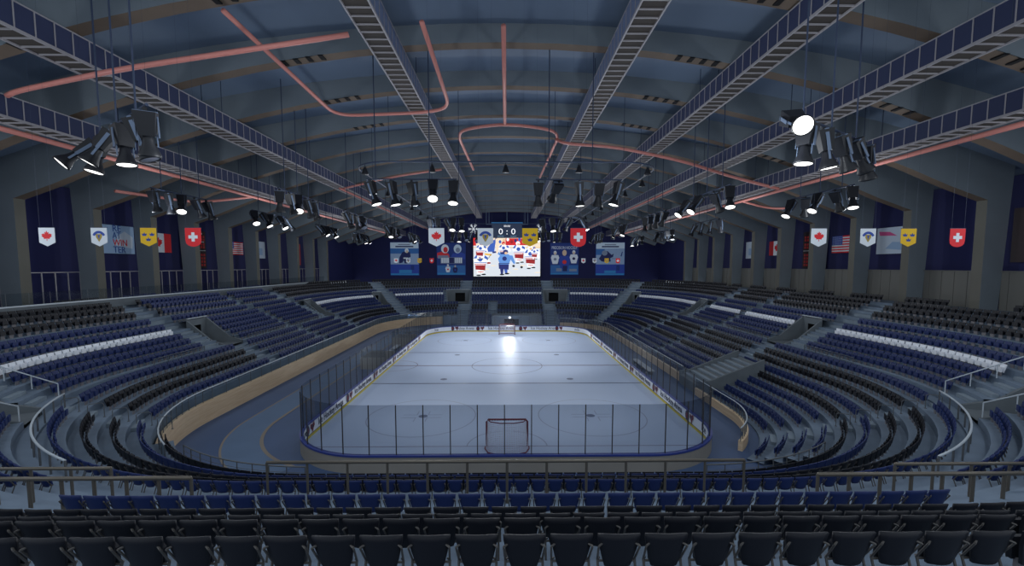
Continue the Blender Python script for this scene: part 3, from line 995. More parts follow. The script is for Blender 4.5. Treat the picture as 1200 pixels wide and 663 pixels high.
# ------------------------------------------------------------------ railings of the bowl
wk = [P(30.75, q) + Vector((0, 0, WALK_Z)) for q in [.0 + .1 * j for j in range(1, 10)]]
near_path = [P(30.9, q) + Vector((0, 0, WALK_Z)) for q in [7.955 + .0 * j for j in range(1)]]
near_path = [Vector((-9.1, 16.1, WALK_Z)), Vector((9.1, 16.1, WALK_Z))]
railing('walkway_railing', 'long straight steel railing on the walkway before the near goal', near_path, 1.8, 1.52, M['steel'], r=.05)
for sgn, side in ((-1, 'left'), (1, 'right')):
    qs = [(7.72 - .023 * j) if sgn < 0 else (1.28 + .023 * j) for j in range(20)]
    pth = [P(30.75, q) + Vector((0, 0, WALK_Z)) for q in qs]
    railing('walkway_railing', 'pale curved railing on the %s corner of the near walkway' % side, pth, .95, 1.5, M['rail_light'], r=.042, post_m=M['rail_dark'])
    railing('corner_railing', 'straight tan steel railing beside the near seats, nearer one on the %s' % side,
            [Vector((sgn * 17.5, 12.3, 5.8)), Vector((sgn * 9.15, 12.3, 5.8))], 1.35, .95, M['steel'], r=.05)
    railing('corner_railing', 'straight tan steel railing beside the near seats, farther one on the %s' % side,
            [Vector((sgn * 19.5, 14.0, 5.5)), Vector((sgn * 13.0, 14.0, 5.5))], 1.15, 1.3, M['steel'], r=.045)
    cp = [P(32.0, (7.40 - .005 * j) if sgn < 0 else (1.60 + .005 * j)) for j in range(3)]
    for X0, X1, qq, nm in ((31.6, 36.8, (7.40 if sgn < 0 else 1.60), 'nearer'), (31.6, 36.8, (7.24 if sgn < 0 else 1.76), 'farther')):
        a, b_ = P(X0, qq), P(X1, qq)
        railing('portal_railing', 'white topped sloping railing on the %s parapet of the near %s portal' % (nm, side),
                [a + Vector((0, 0, WALK_Z + .45)), b_ + Vector((0, 0, BZ[5] - SH + .25))], .9, 1.5, M['rail_light'], r=.03)
    # railing on the near front of the lower bowl
    fr = [P(25.0, q) + Vector((0, 0, AZ[4] - SH)) for q in ([7.60 + .02 * j for j in range(20)] if sgn < 0 else [1.40 - .02 * j for j in range(20)])]
    railing('front_railing', 'low dark railing before the front row of the near %s corner' % side, fr, .95, 1.0, M['rail_dark'], r=.03, rails=3)
    # side walkway rails
    for q0, q1, nm in ((52.6, 62.5, 'nearer'), (64.5, 73.5, 'farther')):
        f_ = QR if sgn > 0 else QL
        railing('walkway_railing', 'thin grey railing between the tiers on the %s side, %s run' % (side, nm),
                [P(31.3, f_(q0)) + Vector((0, 0, WALK_Z)), P(31.3, f_(q1)) + Vector((0, 0, WALK_Z))], .95, 1.6, M['rail_dark'], r=.03, rails=2)
    f_ = QR if sgn > 0 else QL
    railing('walkway_railing', 'thin grey railing between the tiers on the %s side before the white seats' % side,
            [P(31.3, f_(38.5)) + Vector((0, 0, WALK_Z)), P(31.3, f_(45.0)) + Vector((0, 0, WALK_Z))], .95, 1.5, M['rail_dark'], r=.03, rails=2)

# aisle hoops in the near corners
for sgn, side in ((-1, 'left'), (1, 'right')):
    for k in range(4, 9):
        q = 7.31 if sgn < 0 else 1.69
        p = P(AX[k] + .1, q); d = inward(q)
        r = empty('aisle_handrail', (p.x, p.y, AZ[k] - SH), d, 'thin grey hoop handrail on the near %s corner aisle, %s step up' % (side, ORD[k - 4]), 'handrail', 'aisle hoops')
        h = MB(); h.tube([(-.4, 0, 0), (-.4, 0, .85), (-.3, 0, .95), (.3, 0, .95), (.4, 0, .85), (.4, 0, 0)], .025, 6); h.build('hoop', M['rail_dark'], r)
        f = MB(); f.box((-.4, 0, .015), (.12, .12, .03)); f.box((.4, 0, .015), (.12, .12, .03)); f.build('base_plate', M['rail_dark'], r)

# right front tunnel beside the aisle
tr = empty('tunnel_mouth', (19.6, 43.4, 0)); tag(tr, 'grey concrete stair block at the front of the right stand', 'tunnel', kind='structure')
b = MB()
for yy in (0.0, 5.0):
    prof = [(0, 0), (0, 1.45), (1.2, 1.6), (6.6, 3.75), (6.6, 0)]
    A_ = [Vector((x, yy, z)) for x, z in prof]; B_ = [Vector((x, yy + .25, z)) for x, z in prof]
    b.poly(A_); b.poly(B_[::-1])
    for k in range(5): b.quad(A_[k], B_[k], B_[(k + 1) % 5], A_[(k + 1) % 5])
b.quad((0, 0, 1.0), (0, 5, 1.0), (6.6, 5, 3.1), (6.6, 0, 3.1)); b.quad((0, 0, 0), (0, 5, 0), (0, 5, 1.0), (0, 0, 1.0))
b.build('stair_block', M['parapet'], tr)
b = MB()
for j in range(8): b.box((.6 + j * .75, 2.6, 1.2 + j * .24), (.4, 4.6, .2))
b.build('steps', M['step'], tr)

# ------------------------------------------------------------------ catwalks
def catwalk(x, width, inner, zc, label, light=False, y0_=18.0, y1_=132.0):
    """floor centre x, railing on the side given by inner (+1 / -1)"""
    root = empty('catwalk', (x, y0_, zc), 0, label, 'catwalk', 'roof catwalks')
    L = y1_ - y0_
    st = MB()
    for s in (-1, 1): st.box((s * width / 2, L / 2, .05), (.09, L, .14))
    st.build('side_beam', M['truss'], root)
    g = MB(); g.box((0, L / 2, .1), (width, L, .04), 0)
    for j in range(int(L / .85)): g.box((0, .4 + j * .85, .05), (width, .07, .09), 1)
    g.build('grating', [M['grate'], M['truss']], root)
    xr = inner * width / 2
    rl = MB(); rl.box((xr, L / 2, 1.35), (.07, L, .07)); rl.build('handrail', M['truss'], root)
    ps = MB()
    for j in range(int(L / .95) + 1): ps.box((xr, j * .95, .7), (.075, .06, 1.3))
    tag(ps.build('railing_posts', M['truss'], root), kind='stuff')
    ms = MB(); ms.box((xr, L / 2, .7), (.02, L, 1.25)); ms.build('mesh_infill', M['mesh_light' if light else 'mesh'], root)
    return root
CW = [(-31.0, 1.5, 1, 22.2, 'outermost catwalk on the left, carrying a pink pipe'),
      (-24.1, 1.6, 1, 24.4, 'second catwalk from the left with dark mesh railing'),
      (-8.15, 1.5, 1, 27.4, 'ladder-like catwalk left of the roof centre'),
      (8.0, 1.5, -1, 27.4, 'ladder-like catwalk right of the roof centre'),
      (16.7, 1.5, -1, 26.2, 'second catwalk right of the roof centre'),
      (24.4, 1.6, -1, 24.4, 'second catwalk from the right with dark mesh railing'),
      (30.6, 1.5, -1, 22.2, 'outermost catwalk on the right, carrying a pink pipe')]
for x, w, inn_, z, lb in CW:
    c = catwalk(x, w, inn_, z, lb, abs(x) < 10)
    for j in range(7):
        y = 3 + j * 16.0
        for s in (-1, 1):
            b = MB(); zt = zr(x) - .03 - z
            b.bar((s * w / 2, y, .1), (s * w / 2, y, zt), .03, 5); b.build('hanger_rod', M['rod'], c)

# pink pipes
def pipe(pts, r, label, closed=False):
    # round the corners
    P_ = [Vector(p) for p in pts]; out = [P_[0]]
    for a, b, c in zip(P_[:-2], P_[1:-1], P_[2:]):
        d1 = min(2.2, (b - a).length * .45); d2 = min(2.2, (c - b).length * .45)
        p0 = b + (a - b).normalized() * d1; p2 = b + (c - b).normalized() * d2
        for k in range(7):
            t = k / 6
            out.append(p0 * (1 - t) ** 2 + b * 2 * t * (1 - t) + p2 * t * t)
    out.append(P_[-1])
    m = MB(); m.tube(out, r, 10)
    o = m.build('ventilation_pipe', M['pipe'], None, True)
    return tag(o, label, 'pipe', 'pink ventilation pipes')
PIPES = [
 ([(-32.4, 18, 22.05), (-32.4, 132, 22.05)], .22, 'long straight pink pipe under the outermost left catwalk'),
 ([(32.0, 18, 22.05), (32.0, 132, 22.05)], .22, 'long straight pink pipe under the outermost right catwalk'),
 ([(-29.7, 27.1, 23.35), (-28.9, 26.9, 23.55), (-20.8, 24.8, 23.95), (-15.4, 25.4, 25.1), (-9, 26, 26.4)], .17, 'pink pipe crossing the upper left of the roof'),
 ([(-15.4, 25.0, 27.1), (-15.8, 41.7, 27.1), (-7.3, 40.7, 27.1), (-5.0, 39.4, 27.1), (-4.83, 26, 27.1)], .17, 'pink pipe looping left of the roof centre'),
 ([(-.2, 28, 28.9), (-.2, 47.2, 28.9)], .2, 'straight pink pipe along the roof centre'),
 ([(-5.2, 68, 28.5), (-5.6, 50.5, 28.5), (-4.8, 48.2, 28.6), (-.2, 47.2, 28.9), (5.0, 48.2, 28.6), (6.0, 50.5, 28.5), (5.6, 74, 28.5)], .2, 'wide pink pipe fork under the roof centre'),
 ([(5.8, 52.4, 28.1), (6.5, 50.6, 27.1), (12.1, 50.0, 26.6), (19.4, 49.2, 24.9), (26.6, 52.0, 23.7), (30.7, 49.6, 21.9)], .2, 'pink pipe running right from the centre fork'),
 ([(23.2, 60, 24.2), (23.2, 130, 24.2)], .16, 'pink pipe along the second catwalk from the right'),
 ([(-23.0, 60, 24.2), (-23.0, 130, 24.2)], .16, 'pink pipe along the second catwalk from the left'),
 ([(-23.0, 61, 24.3), (-16, 62, 26.2), (-9.4, 63, 27.4)], .16, 'pink pipe crossing from the second left catwalk to the centre'),
 ([(-32.2, 57, 22.1), (-37.5, 54, 20.9), (-38.5, 44, 20.6)], .18, 'short pink pipe branching off the outermost left pipe'),
 ([(32.0, 60, 22.1), (36.5, 61, 21.2), (38, 58, 20.9)], .18, 'short pink pipe branching off the outermost right pipe'),
]
for p, r, lb in PIPES: pipe([(x, y + 1.2, z - .3) if (z > 22.3 and 'left of the roof' not in lb and 'upper left' not in lb and 'running right' not in lb) else (x, y, z) for x, y, z in p], r * .85, lb)

# ------------------------------------------------------------------ loudspeaker ring
ring = empty('loudspeaker_track', (0, 41.8, 23.0), 0, 'large thin dark oval rail hanging over the ice', 'rail')
pts = []
for (cx, cy, a0) in ((11, 4, -PI / 2), (11, 56, 0), (-11, 56, PI / 2), (-11, 4, PI)):
    for k in range(9):
        a = a0 + PI / 2 * k / 8; pts.append((cx + 4 * math.cos(a), cy + 4 * math.sin(a), 0))
b = MB(); b.tube(pts, .07, 8, closed=True); b.build('oval_rail', M['rod'], ring, True)
for x, y in [(-11, 0), (-4.5, 0), (4.5, 0), (11, 0)] + [(s * 15, y) for s in (-1, 1) for y in (8, 22, 36, 50)] + [(-5, 60), (5, 60)]:
    b = MB(); b.bar((x, y, 0), (x, y, zr(x) - .03 - 23.0), .025, 5); b.build('hanger_rod', M['rod'], ring)
spk0 = None
SP = [(-13.6, 42.8), (-7.0, 41.8), (-.1, 41.8), (6.8, 41.8), (13.6, 42.8)] + [(15, 49 + 7 * k) for k in range(7)] + [(-15, 49 + 7 * k) for k in range(7)]
for i_, (x, y) in enumerate(SP):
    if i_ < 5: lb = 'black cone loudspeaker under the near edge of the oval rail, %s from the left' % ORD[i_]
    else: lb = 'black cone loudspeaker under the oval rail, %s side, %s from the near end' % ('right' if x > 0 else 'left', ORD[(i_ - 5) % 7])
    if spk0 is None:
        o = empty('loudspeaker', (x, y, 22.93), 0)
        b = MB(); b.lathe([(.08, -.25), (.16, -.35), (.2, -.5), (.34, -.85), (.34, -.9), (0, -.9)], 14); b.build('cone', M['black'], o, True)
        b = MB(); b.bar((0, 0, 0), (0, 0, -.27), .03, 6); b.box((0, 0, -.22), (.24, .06, .06)); b.build('hook', M['black'], o)
        spk0 = o
    else:
        o = copy_tree(spk0); o.location = (x, y, 22.93)
    tag(o, lb, 'loudspeaker', 'cone loudspeakers on the oval rail')

# ------------------------------------------------------------------ floodlights on bars
def make_floodlight(on):
    o = empty('floodlight', (0, 0, 0))
    b = MB()
    b.box((0, 0, -.5), (.78, .62, .95), taper=.72); b.build('housing', M['black'], o)
    y = MB()
    for s in (-1, 1):
        y.box((s * .385, -.0, -.6), (.03, .14, .85), 0)
        y.box((s * .31, 0, -1.15), (.03, .09, .5), 0)
    y.box((0, .0, -.02), (.8, .16, .05)); y.build('yoke', M['lampgrey'], o)
    c = MB(); c.lathe([(0, -.9), (.17, -.9), (.2, -1.1), (.23, -1.3), (.33, -1.55), (.4, -1.72), (.4, -1.8), (.37, -1.8), (.36, -1.76)], 20); c.build('lamp_head', M['black'], o, True)
    l = MB(); l.lathe([(.365, -1.765), (.2, -1.79), (0, -1.8)], 20); l.build('lens', M['lens' if on else 'lens_off'], o)
    h = MB(); h.box((0, 0, .06), (.14, .14, .16)); h.bar((0, 0, .06), (0, 0, .2), .04, 6); h.build('clamp', M['black'], o)
    return o
PROTO = {}
def floodlight(pos, aim, on, label, group, roll=0.0):
    if on not in PROTO:
        o = PROTO[on] = make_floodlight(on)
    else:
        o = copy_tree(PROTO[on])
    d = Vector(aim).normalized()
    q = (-d).to_track_quat('Z', 'Y')
    o.rotation_mode = 'QUATERNION'; o.rotation_quaternion = q @ Matrix.Rotation(roll, 3, 'Z').to_quaternion()
    o.location = pos
    tag(o, label, 'floodlight', group)
    return o
ZB = 19.8
def light_bar(p0, p1, aims, label, nm, z=ZB, s0=.03, s1=.97, rods=3, rf=None):
    a = Vector((p0[0], p0[1], z)); b_ = Vector((p1[0], p1[1], z))
    root = empty('lighting_bar', tuple(a), 0, 'thin dark lighting bar on rods, ' + label, 'lighting bar', 'lighting bars')
    bar = MB(); bar.bar((0, 0, 0), b_ - a, .06, 8); bar.build('bar', M['rod'], root)
    for fr in (rf or [(k + .5) / rods for k in range(rods)]):
        p = (b_ - a) * fr
        wp = a + p
        r = MB(); r.bar(p, (p.x, p.y, zr(wp.x) - .03 - z), .04, 6); r.build('hanger_rod', M['rod'], root)
    n = len(aims)
    for k, (aim, on) in enumerate(aims):
        t = s0 + (s1 - s0) * k / max(1, n - 1)
        p = a.lerp(b_, t) - Vector((0, 0, .2))
        state = 'lit' if on else 'dark'
        floodlight(p, aim, on, '%s black floodlight, %s on the bar %s' % (state, ORD[k], label), 'floodlights ' + nm)
R_ = random.Random(3)
def rnd_aims(n, base, jit, on):
    return [((base[0] + R_.uniform(-jit, jit), base[1] + R_.uniform(-jit, jit), -1), (k in on)) for k in range(n)]
# middle rows, seen head on
light_bar((-10.6, 33.7), (-3.8, 33.7), [((.32, -.05, -1), 1), ((.22, -.05, -1), 1), ((.12, .1, -1), 0), ((.1, -.75, -1), 1), ((-.02, -.35, -1), 1)], 'over the near ice left of centre', 'over the near ice', rf=(.1, .7))
light_bar((2.2, 33.7), (8.8, 33.7), [((.0, .15, -1), 0), ((-.35, 1.2, -1), 0), ((.05, .0, -1), 1), ((-.02, .25, -1), 0), ((-.28, -.05, -1), 1)], 'over the near ice right of centre', 'over the near ice', rf=(.15, .65))
light_bar((-10.5, 59.6), (-6.0, 59.6), [((.1, .2, -1), 0), ((.05, -.2, -1), 1), ((.4, .2, -1), 0), ((-.05, -.5, -1), 1), ((.05, -.3, -1), 1)], 'over the centre line left of centre', 'over mid ice', rf=(.1, .9))
light_bar((4.6, 59.6), (10.2, 59.6), [((.2, .3, -1), 0), ((.1, -.3, -1), 1), ((-.3, .2, -1), 0), ((-.5, .3, -1), 0), ((.5, -.3, -1), 1)], 'over the centre line right of centre', 'over mid ice', rf=(.1, .95))
light_bar((-10.5, 85.0), (-5.5, 85.0), rnd_aims(5, (.1, -.3), .4, (1, 3)), 'over the far ice left of centre', 'over the far ice', rf=(.1, .9))
light_bar((5.5, 85.0), (10.5, 85.0), rnd_aims(5, (-.1, -.3), .4, (0, 3)), 'over the far ice right of centre', 'over the far ice', rf=(.1, .9))
# near corners
light_bar((-21.6, 23.6), (-14.6, 18.4), [((-.75, -.75, -1), 1), ((-.15, -.2, -1), 1), ((-.5, -.35, -1), 1), ((.1, -.05, -1), 1), ((.3, .1, -1), 0), ((-.1, .2, -1), 0)], 'in the near left corner', 'in the near left corner')
light_bar((11.9, 18.9), (19.2, 23.6), [((-.4, -1.4, -.75), 1), ((-.1, -.05, -1), 1), ((.15, -.05, -1), 1), ((.45, .1, -1), 1), ((.75, .2, -1), 0), ((.35, .2, -1), 1)], 'in the near right corner', 'in the near right corner')
# sides
side_aims = {
 'L1': [((.05, .2, -1), 0), ((.1, .1, -1), 0), ((.35, -.55, -1), 1), ((.2, .3, -1), 0), ((.1, .35, -1), 0)],
 'L2': [((-.1, .2, -1), 0), ((.15, .2, -1), 0), ((.35, -.6, -1), 1), ((.2, .3, -1), 0), ((.1, .35, -1), 0)],
 'R1': [((-.55, -.2, -1), 1), ((.25, .4, -1), 0), ((-.6, -.25, -1), 1), ((.5, .2, -1), 0), ((-.12, -.3, -1), 1)],
 'R2': [((-.8, -.2, -1), 1), ((-.75, -.3, -1), 1), ((.5, .2, -1), 0), ((-.1, -.35, -1), 1)]}
light_bar((-29.8, 37.4), (-29.8, 44.4), side_aims['L1'], 'on the outer left side, nearest', 'on the left side')
light_bar((-19.2, 37.4), (-19.2, 44.2), side_aims['L2'], 'on the inner left side, nearest', 'on the left side')
light_bar((28.0, 35.4), (28.0, 43.2), side_aims['R1'][::-1], 'on the outer right side, nearest', 'on the right side')
light_bar((18.0, 35.4), (18.0, 43.9), side_aims['R2'][::-1], 'on the inner right side, nearest', 'on the right side')
for j, (ya, yb, word) in enumerate(((52, 60, 'second from the camera'), (69, 77, 'third from the camera'), (86, 94, 'farthest'))):
    light_bar((-29.8, ya), (-29.8, yb), rnd_aims(5, (.35, -.1), .45, (0, 1, 3)), 'on the outer left side, ' + word, 'on the left side')
    light_bar((-19.2, ya), (-19.2, yb), rnd_aims(5, (.2, -.1), .45, (1, 2)), 'on the inner left side, ' + word, 'on the left side')
    light_bar((29.2, ya + 8), (29.2, yb + 8), rnd_aims(4, (-.2, .2), .45, (() if j == 0 else (1, 3))), 'on the outer right side, ' + word, 'on the right side')
    light_bar((18.5, ya - 1), (18.5, yb - 1), rnd_aims(4, (-.2, .2), .45, (() if j == 0 else (0, 2))), 'on the inner right side, ' + word, 'on the right side')

# ------------------------------------------------------------------ banners
LEAF = [(0, 1), (.18, .62), (.42, .76), (.34, .22), (.62, .5), (.72, .34), (1.0, .36), (.86, .04), (1.0, -.06), (.52, -.42), (.58, -.6), (.06, -.52), (.06, -.95)]
LEAF = LEAF + [(-x, y) for x, y in LEAF[::-1] if x != 0]
def shield_pts(kind):
    w, h = .5, .58
    if kind in ('canada', 'finland', 'sweden'):
        tip = [(w, -.36), (0, -.6), (-w, -.36)]
        return [(-w, .58), (w, .58)] + tip
    pts = [(-w, .58), (w, .58), (w, -.2)]
    for k in range(1, 8):
        a = PI * k / 8
        pts.append((w * math.cos(a), -.2 - .42 * math.sin(a) ** .8))
    return pts + [(-w, -.2)]
def flat_poly(mb, pts, y, s=1.0, ox=0, oz=0, mi=0):
    """front-facing polygon (towards -y)"""
    mb.poly([(ox + x * s, y, oz + z * s) for x, z in pts], mi)
CROWN = [(-.9, -.7), (.9, -.7), (1.35, .55), (.62, -.05), (.0, 1.15), (-.62, -.05), (-1.35, .55)]
def star_mesh(mb, pts, y, s, ox, oz, mi):
    # fan triangulation round the centroid keeps concave outlines clean
    c = (ox, y, oz)
    n = len(pts)
    vs = [c] + [(ox + x * s, y, oz + z * s) for x, z in pts]
    mb.add(vs, [(0, 1 + (i + 1) % n, 1 + i) for i in range(n)], mi)
def banner(kind, pos, label):
    o = empty('pennant_banner', pos, 0, label, 'banner', 'national crest banners')
    base = {'canada': 'pwhite', 'finland': 'pwhite', 'sweden': 'pyellow', 'swiss': 'pred'}[kind]
    if pos[1] < 50: o.scale = (.87, .87, .87)
    c = MB(); c.prism(shield_pts(kind), Matrix.Translation((0, 0, 0)), .03); c.build('cloth', M[base], o)
    e = MB()
    if kind == 'canada': star_mesh(e, LEAF, -.006, .33, 0, .06, 0); e.build('maple_leaf', M['pred'], o)
    elif kind == 'swiss':
        a, l = .1, .29
        e.poly([(-a, -.006, l), (-a, -.006, a), (-l, -.006, a), (-l, -.006, -a), (-a, -.006, -a), (-a, -.006, -l), (a, -.006, -l), (a, -.006, -a), (l, -.006, -a), (l, -.006, a), (a, -.006, a), (a, -.006, l)])
        e.build('cross', M['pwhite'], o)
    elif kind == 'sweden':
        for x, z in ((-.24, .15), (.24, .15), (0, -.17)): star_mesh(e, CROWN, -.006, .125, x, z, 0)
        e.build('crowns', M['pblue'], o)
    else:
        n = 12
        for k in range(n):
            a0, a1 = math.radians(155 - 130 * k / n), math.radians(155 - 130 * (k + 1) / n)
            r0, r1 = .30, .46
            e.quad(*[(rr * math.cos(t) * .95, -.006, -.08 + rr * math.sin(t)) for rr, t in ((r0, a0), (r1, a0), (r1, a1), (r0, a1))])
        e.build('blue_arc', M['pblue'], o)
        g_ = MB(); star_mesh(g_, [(-.2, .16), (.2, .16), (.18, -.05), (.0, -.34), (-.18, -.05)], -.006, 1, 0, .02, 0); star_mesh(g_, [(-.08, .1), (.08, .1), (.0, -.2)], -.009, 1, 0, .02, 1)
        g_.build('gold_crest', [M['pgold'], M['pblue']], o)
    r = MB(); r.bar((-.53, .015, .58), (.53, .015, .58), .02, 6); r.build('batten', M['rod'], o)
    s = MB()
    zt = (zr(pos[0]) - .1) - pos[2]
    if pos[1] < 50: zt /= .87
    for x in (-.42, .42): s.bar((x, .015, .58), (x, .015, zt - .05), .004, 4)
    s.build('suspension_wire', M['rod'], o)
ks = ('canada', 'finland', 'sweden', 'swiss')
desc = {'canada': 'white banner with a red maple leaf', 'finland': 'white banner with a blue and gold crest', 'sweden': 'yellow banner with three blue crowns', 'swiss': 'red banner with a white cross'}
for xs_, nm in (((-25.85, -22.95, -20.2, -17.7), 'in the left group'), ((-4.0, -1.22, 1.32, 4.07), 'before the big screen'), ((17.9, 20.75, 23.1, 25.95), 'in the right group')):
    for k, x in zip(ks, xs_): banner(k, (x * .984, 24.6, 14.87), desc[k] + ', large one ' + nm)
for xs_, nm in (((-26.5, -23.6, -20.9, -18.0), 'far left group'), ((18.4, 21.1, 24.0, 26.7), 'far right group')):
    for k, x in zip(ks, xs_): banner(k, (x, 105.0, 14.5), 'small distant ' + desc[k] + ', ' + nm)

# ------------------------------------------------------------------ far wall: screen, posters, score board
YW = 136.9
SCR = {}
for nm, c, k in (('white', (236, 238, 240), 1.0), ('ice', (208, 214, 222), .95), ('red', (200, 40, 44), .9), ('dred', (150, 36, 40), .9), ('blue', (58, 92, 176), .95), ('lblue', (92, 140, 206), .95),
                 ('navy', (38, 48, 110), .9), ('skin', (226, 186, 150), .9), ('black', (30, 34, 42), .8), ('yellow', (230, 180, 50), .9), ('cream', (232, 214, 190), .95)):
    SCR[nm] = emat('screen_' + nm, c, k)
SK = list(SCR); SI = {k: i_ for i_, k in enumerate(SK)}
vs_ = empty('video_screen', (0, YW - .5, 10.0), 0, 'large bright video screen on the far wall showing hockey players', 'screen')
W_, H_ = 20.8, 11.9
b = MB(); b.box((0, .2, H_ / 2), (W_ + .5, .3, H_ + .5)); b.build('screen_frame', M['dark'], vs_)
im = MB(); yy = [0.03]
def rect(x0, x1, z0, z1, c):
    yy[0] -= .002
    im.quad((-W_ / 2 + x0 * W_, yy[0], z0 * H_), (-W_ / 2 + x1 * W_, yy[0], z0 * H_), (-W_ / 2 + x1 * W_, yy[0], z1 * H_), (-W_ / 2 + x0 * W_, yy[0], z1 * H_), SI[c])
def pol(pts, c):
    yy[0] -= .002
    n = len(pts); cx = sum(p[0] for p in pts) / n; cz = sum(p[1] for p in pts) / n
    star_mesh(im, [(-W_ / 2 + p[0] * W_ - (-W_ / 2 + cx * W_), (p[1] - cz) * H_) for p in pts], yy[0], 1, -W_ / 2 + cx * W_, cz * H_, SI[c])
def ell(cx, cz, rx, rz, c, n=14): pol([(cx + rx * math.cos(-2 * PI * k / n), cz + rz * math.sin(-2 * PI * k / n)) for k in range(n)], c)
rect(0, 1, 0, 1, 'ice'); rect(0, 1, .8, 1, 'cream'); rect(.48, .8, .80, .99, 'red'); rect(.46, .8, .78, .81, 'white'); rect(.8, 1, .74, .8, 'cream'); rect(.0, .04, .8, 1, 'red'); [ell(.05 + .058 * k, .9 + .03 * ((k * 7) % 3), .02, .045, ('navy', 'blue', 'skin', 'white', 'dred')[k % 5]) for k in range(17)]; [ell(.08 + .11 * k, .1 + .09 * ((k * 5) % 4), .045, .012, 'cream') for k in range(9)]; [rect(.0, 1, .745, .76, 'yellow')]
pol([(.17, .64), (.31, .64), (.34, .97), (.29, .93)], 'blue')
def player(x, z, s, shirt, pants, lean=0.0, helmet='white', num=None):
    pol([(x - .035 * s, z), (x - .008 * s, z), (x + .005 * s, z + .16 * s), (x - .05 * s, z + .17 * s)], 'navy' if shirt == 'lblue' else 'white')
    pol([(x + .02 * s, z + .02 * s), (x + .05 * s, z + .02 * s), (x + .05 * s, z + .17 * s), (x + .0 * s, z + .16 * s)], 'blue' if shirt == 'lblue' else 'white')
    pol([(x - .06 * s, z + .12 * s), (x + .065 * s, z + .1 * s), (x + .07 * s, z + .24 * s), (x - .065 * s, z + .25 * s)], pants)
    pol([(x - .06 * s + lean, z + .22 * s), (x + .06 * s + lean, z + .22 * s), (x + .085 * s + lean * 2, z + .36 * s), (x + .05 * s + lean * 2, z + .45 * s), (x - .05 * s + lean * 2, z + .45 * s), (x - .09 * s + lean * 2, z + .35 * s)], shirt)
    pol([(x + .06 * s + lean * 2, z + .43 * s), (x + .085 * s + lean * 2, z + .3 * s), (x + .12 * s + lean * 2, z + .22 * s), (x + .135 * s + lean * 2, z + .26 * s), (x + .1 * s + lean * 2, z + .42 * s)], shirt)
    if shirt == 'white':
        pol([(x - .085 * s + lean * 2, z + .37 * s), (x - .045 * s + lean * 2, z + .37 * s), (x - .03 * s + lean * 2, z + .45 * s), (x - .05 * s + lean * 2, z + .45 * s)], 'blue'); pol([(x + .05 * s + lean * 2, z + .38 * s), (x + .1 * s + lean * 2, z + .34 * s), (x + .1 * s + lean * 2, z + .4 * s), (x + .06 * s + lean * 2, z + .44 * s)], 'blue'); rect(x - .075 * s + lean, x + .08 * s + lean, z + .27 * s, z + .285 * s, 'blue'); rect(x - .03 * s, x + .045 * s, z + .06 * s, z + .075 * s, 'red')
    ell(x + lean * 3, z + .5 * s, .032 * s, .055 * s, helmet); ell(x + lean * 3 + .006, z + .475 * s, .02 * s, .03 * s, 'skin')
    ell(x + lean * 1.5, z + .35 * s, .03 * s, .05 * s, 'blue' if shirt == 'white' else 'navy'); rect(x - .07 * s + lean, x + .07 * s + lean, z + .235 * s, z + .25 * s, 'red' if shirt == 'white' else 'navy')
    ell(x - .02 * s, z - .01 * s, .03 * s, .018 * s, 'black'); ell(x + .045 * s, z + .01 * s, .03 * s, .018 * s, 'black')
player(.10, .04, 1.15, 'white', 'dred', .0); player(.09, .45, .8, 'white', 'dred', .01, 'blue')
player(.45, .46, .8, 'white', 'navy', 0, 'red'); player(.68, .36, 1.0, 'white', 'dred', -.005); player(.85, .22, 1.05, 'white', 'dred', .0); player(.91, .44, .6, 'white', 'dred', 0, 'blue')
player(.45, .06, 1.15, 'lblue', 'navy', .01, 'navy')
pol([(.34, .62), (.42, .5), (.44, .54), (.36, .66)], 'lblue'); pol([(.29, .6), (.36, .62), (.35, .66), (.28, .64)], 'navy')
pol([(.17, .56), (.27, .54), (.27, .58), (.17, .6)], 'yellow'); pol([(.2, .42), (.205, .41), (.27, .58), (.262, .58)], 'black'); ell(.23, .35, .03, .025, 'dred')
pol([(.33, .98), (.38, .98), (.37, .6), (.34, .6)], 'cream'); ell(.6, .27, .02, .03, 'black'); ell(.72, .24, .02, .03, 'black')
im.build('screen_image', [SCR[k] for k in SK], vs_)

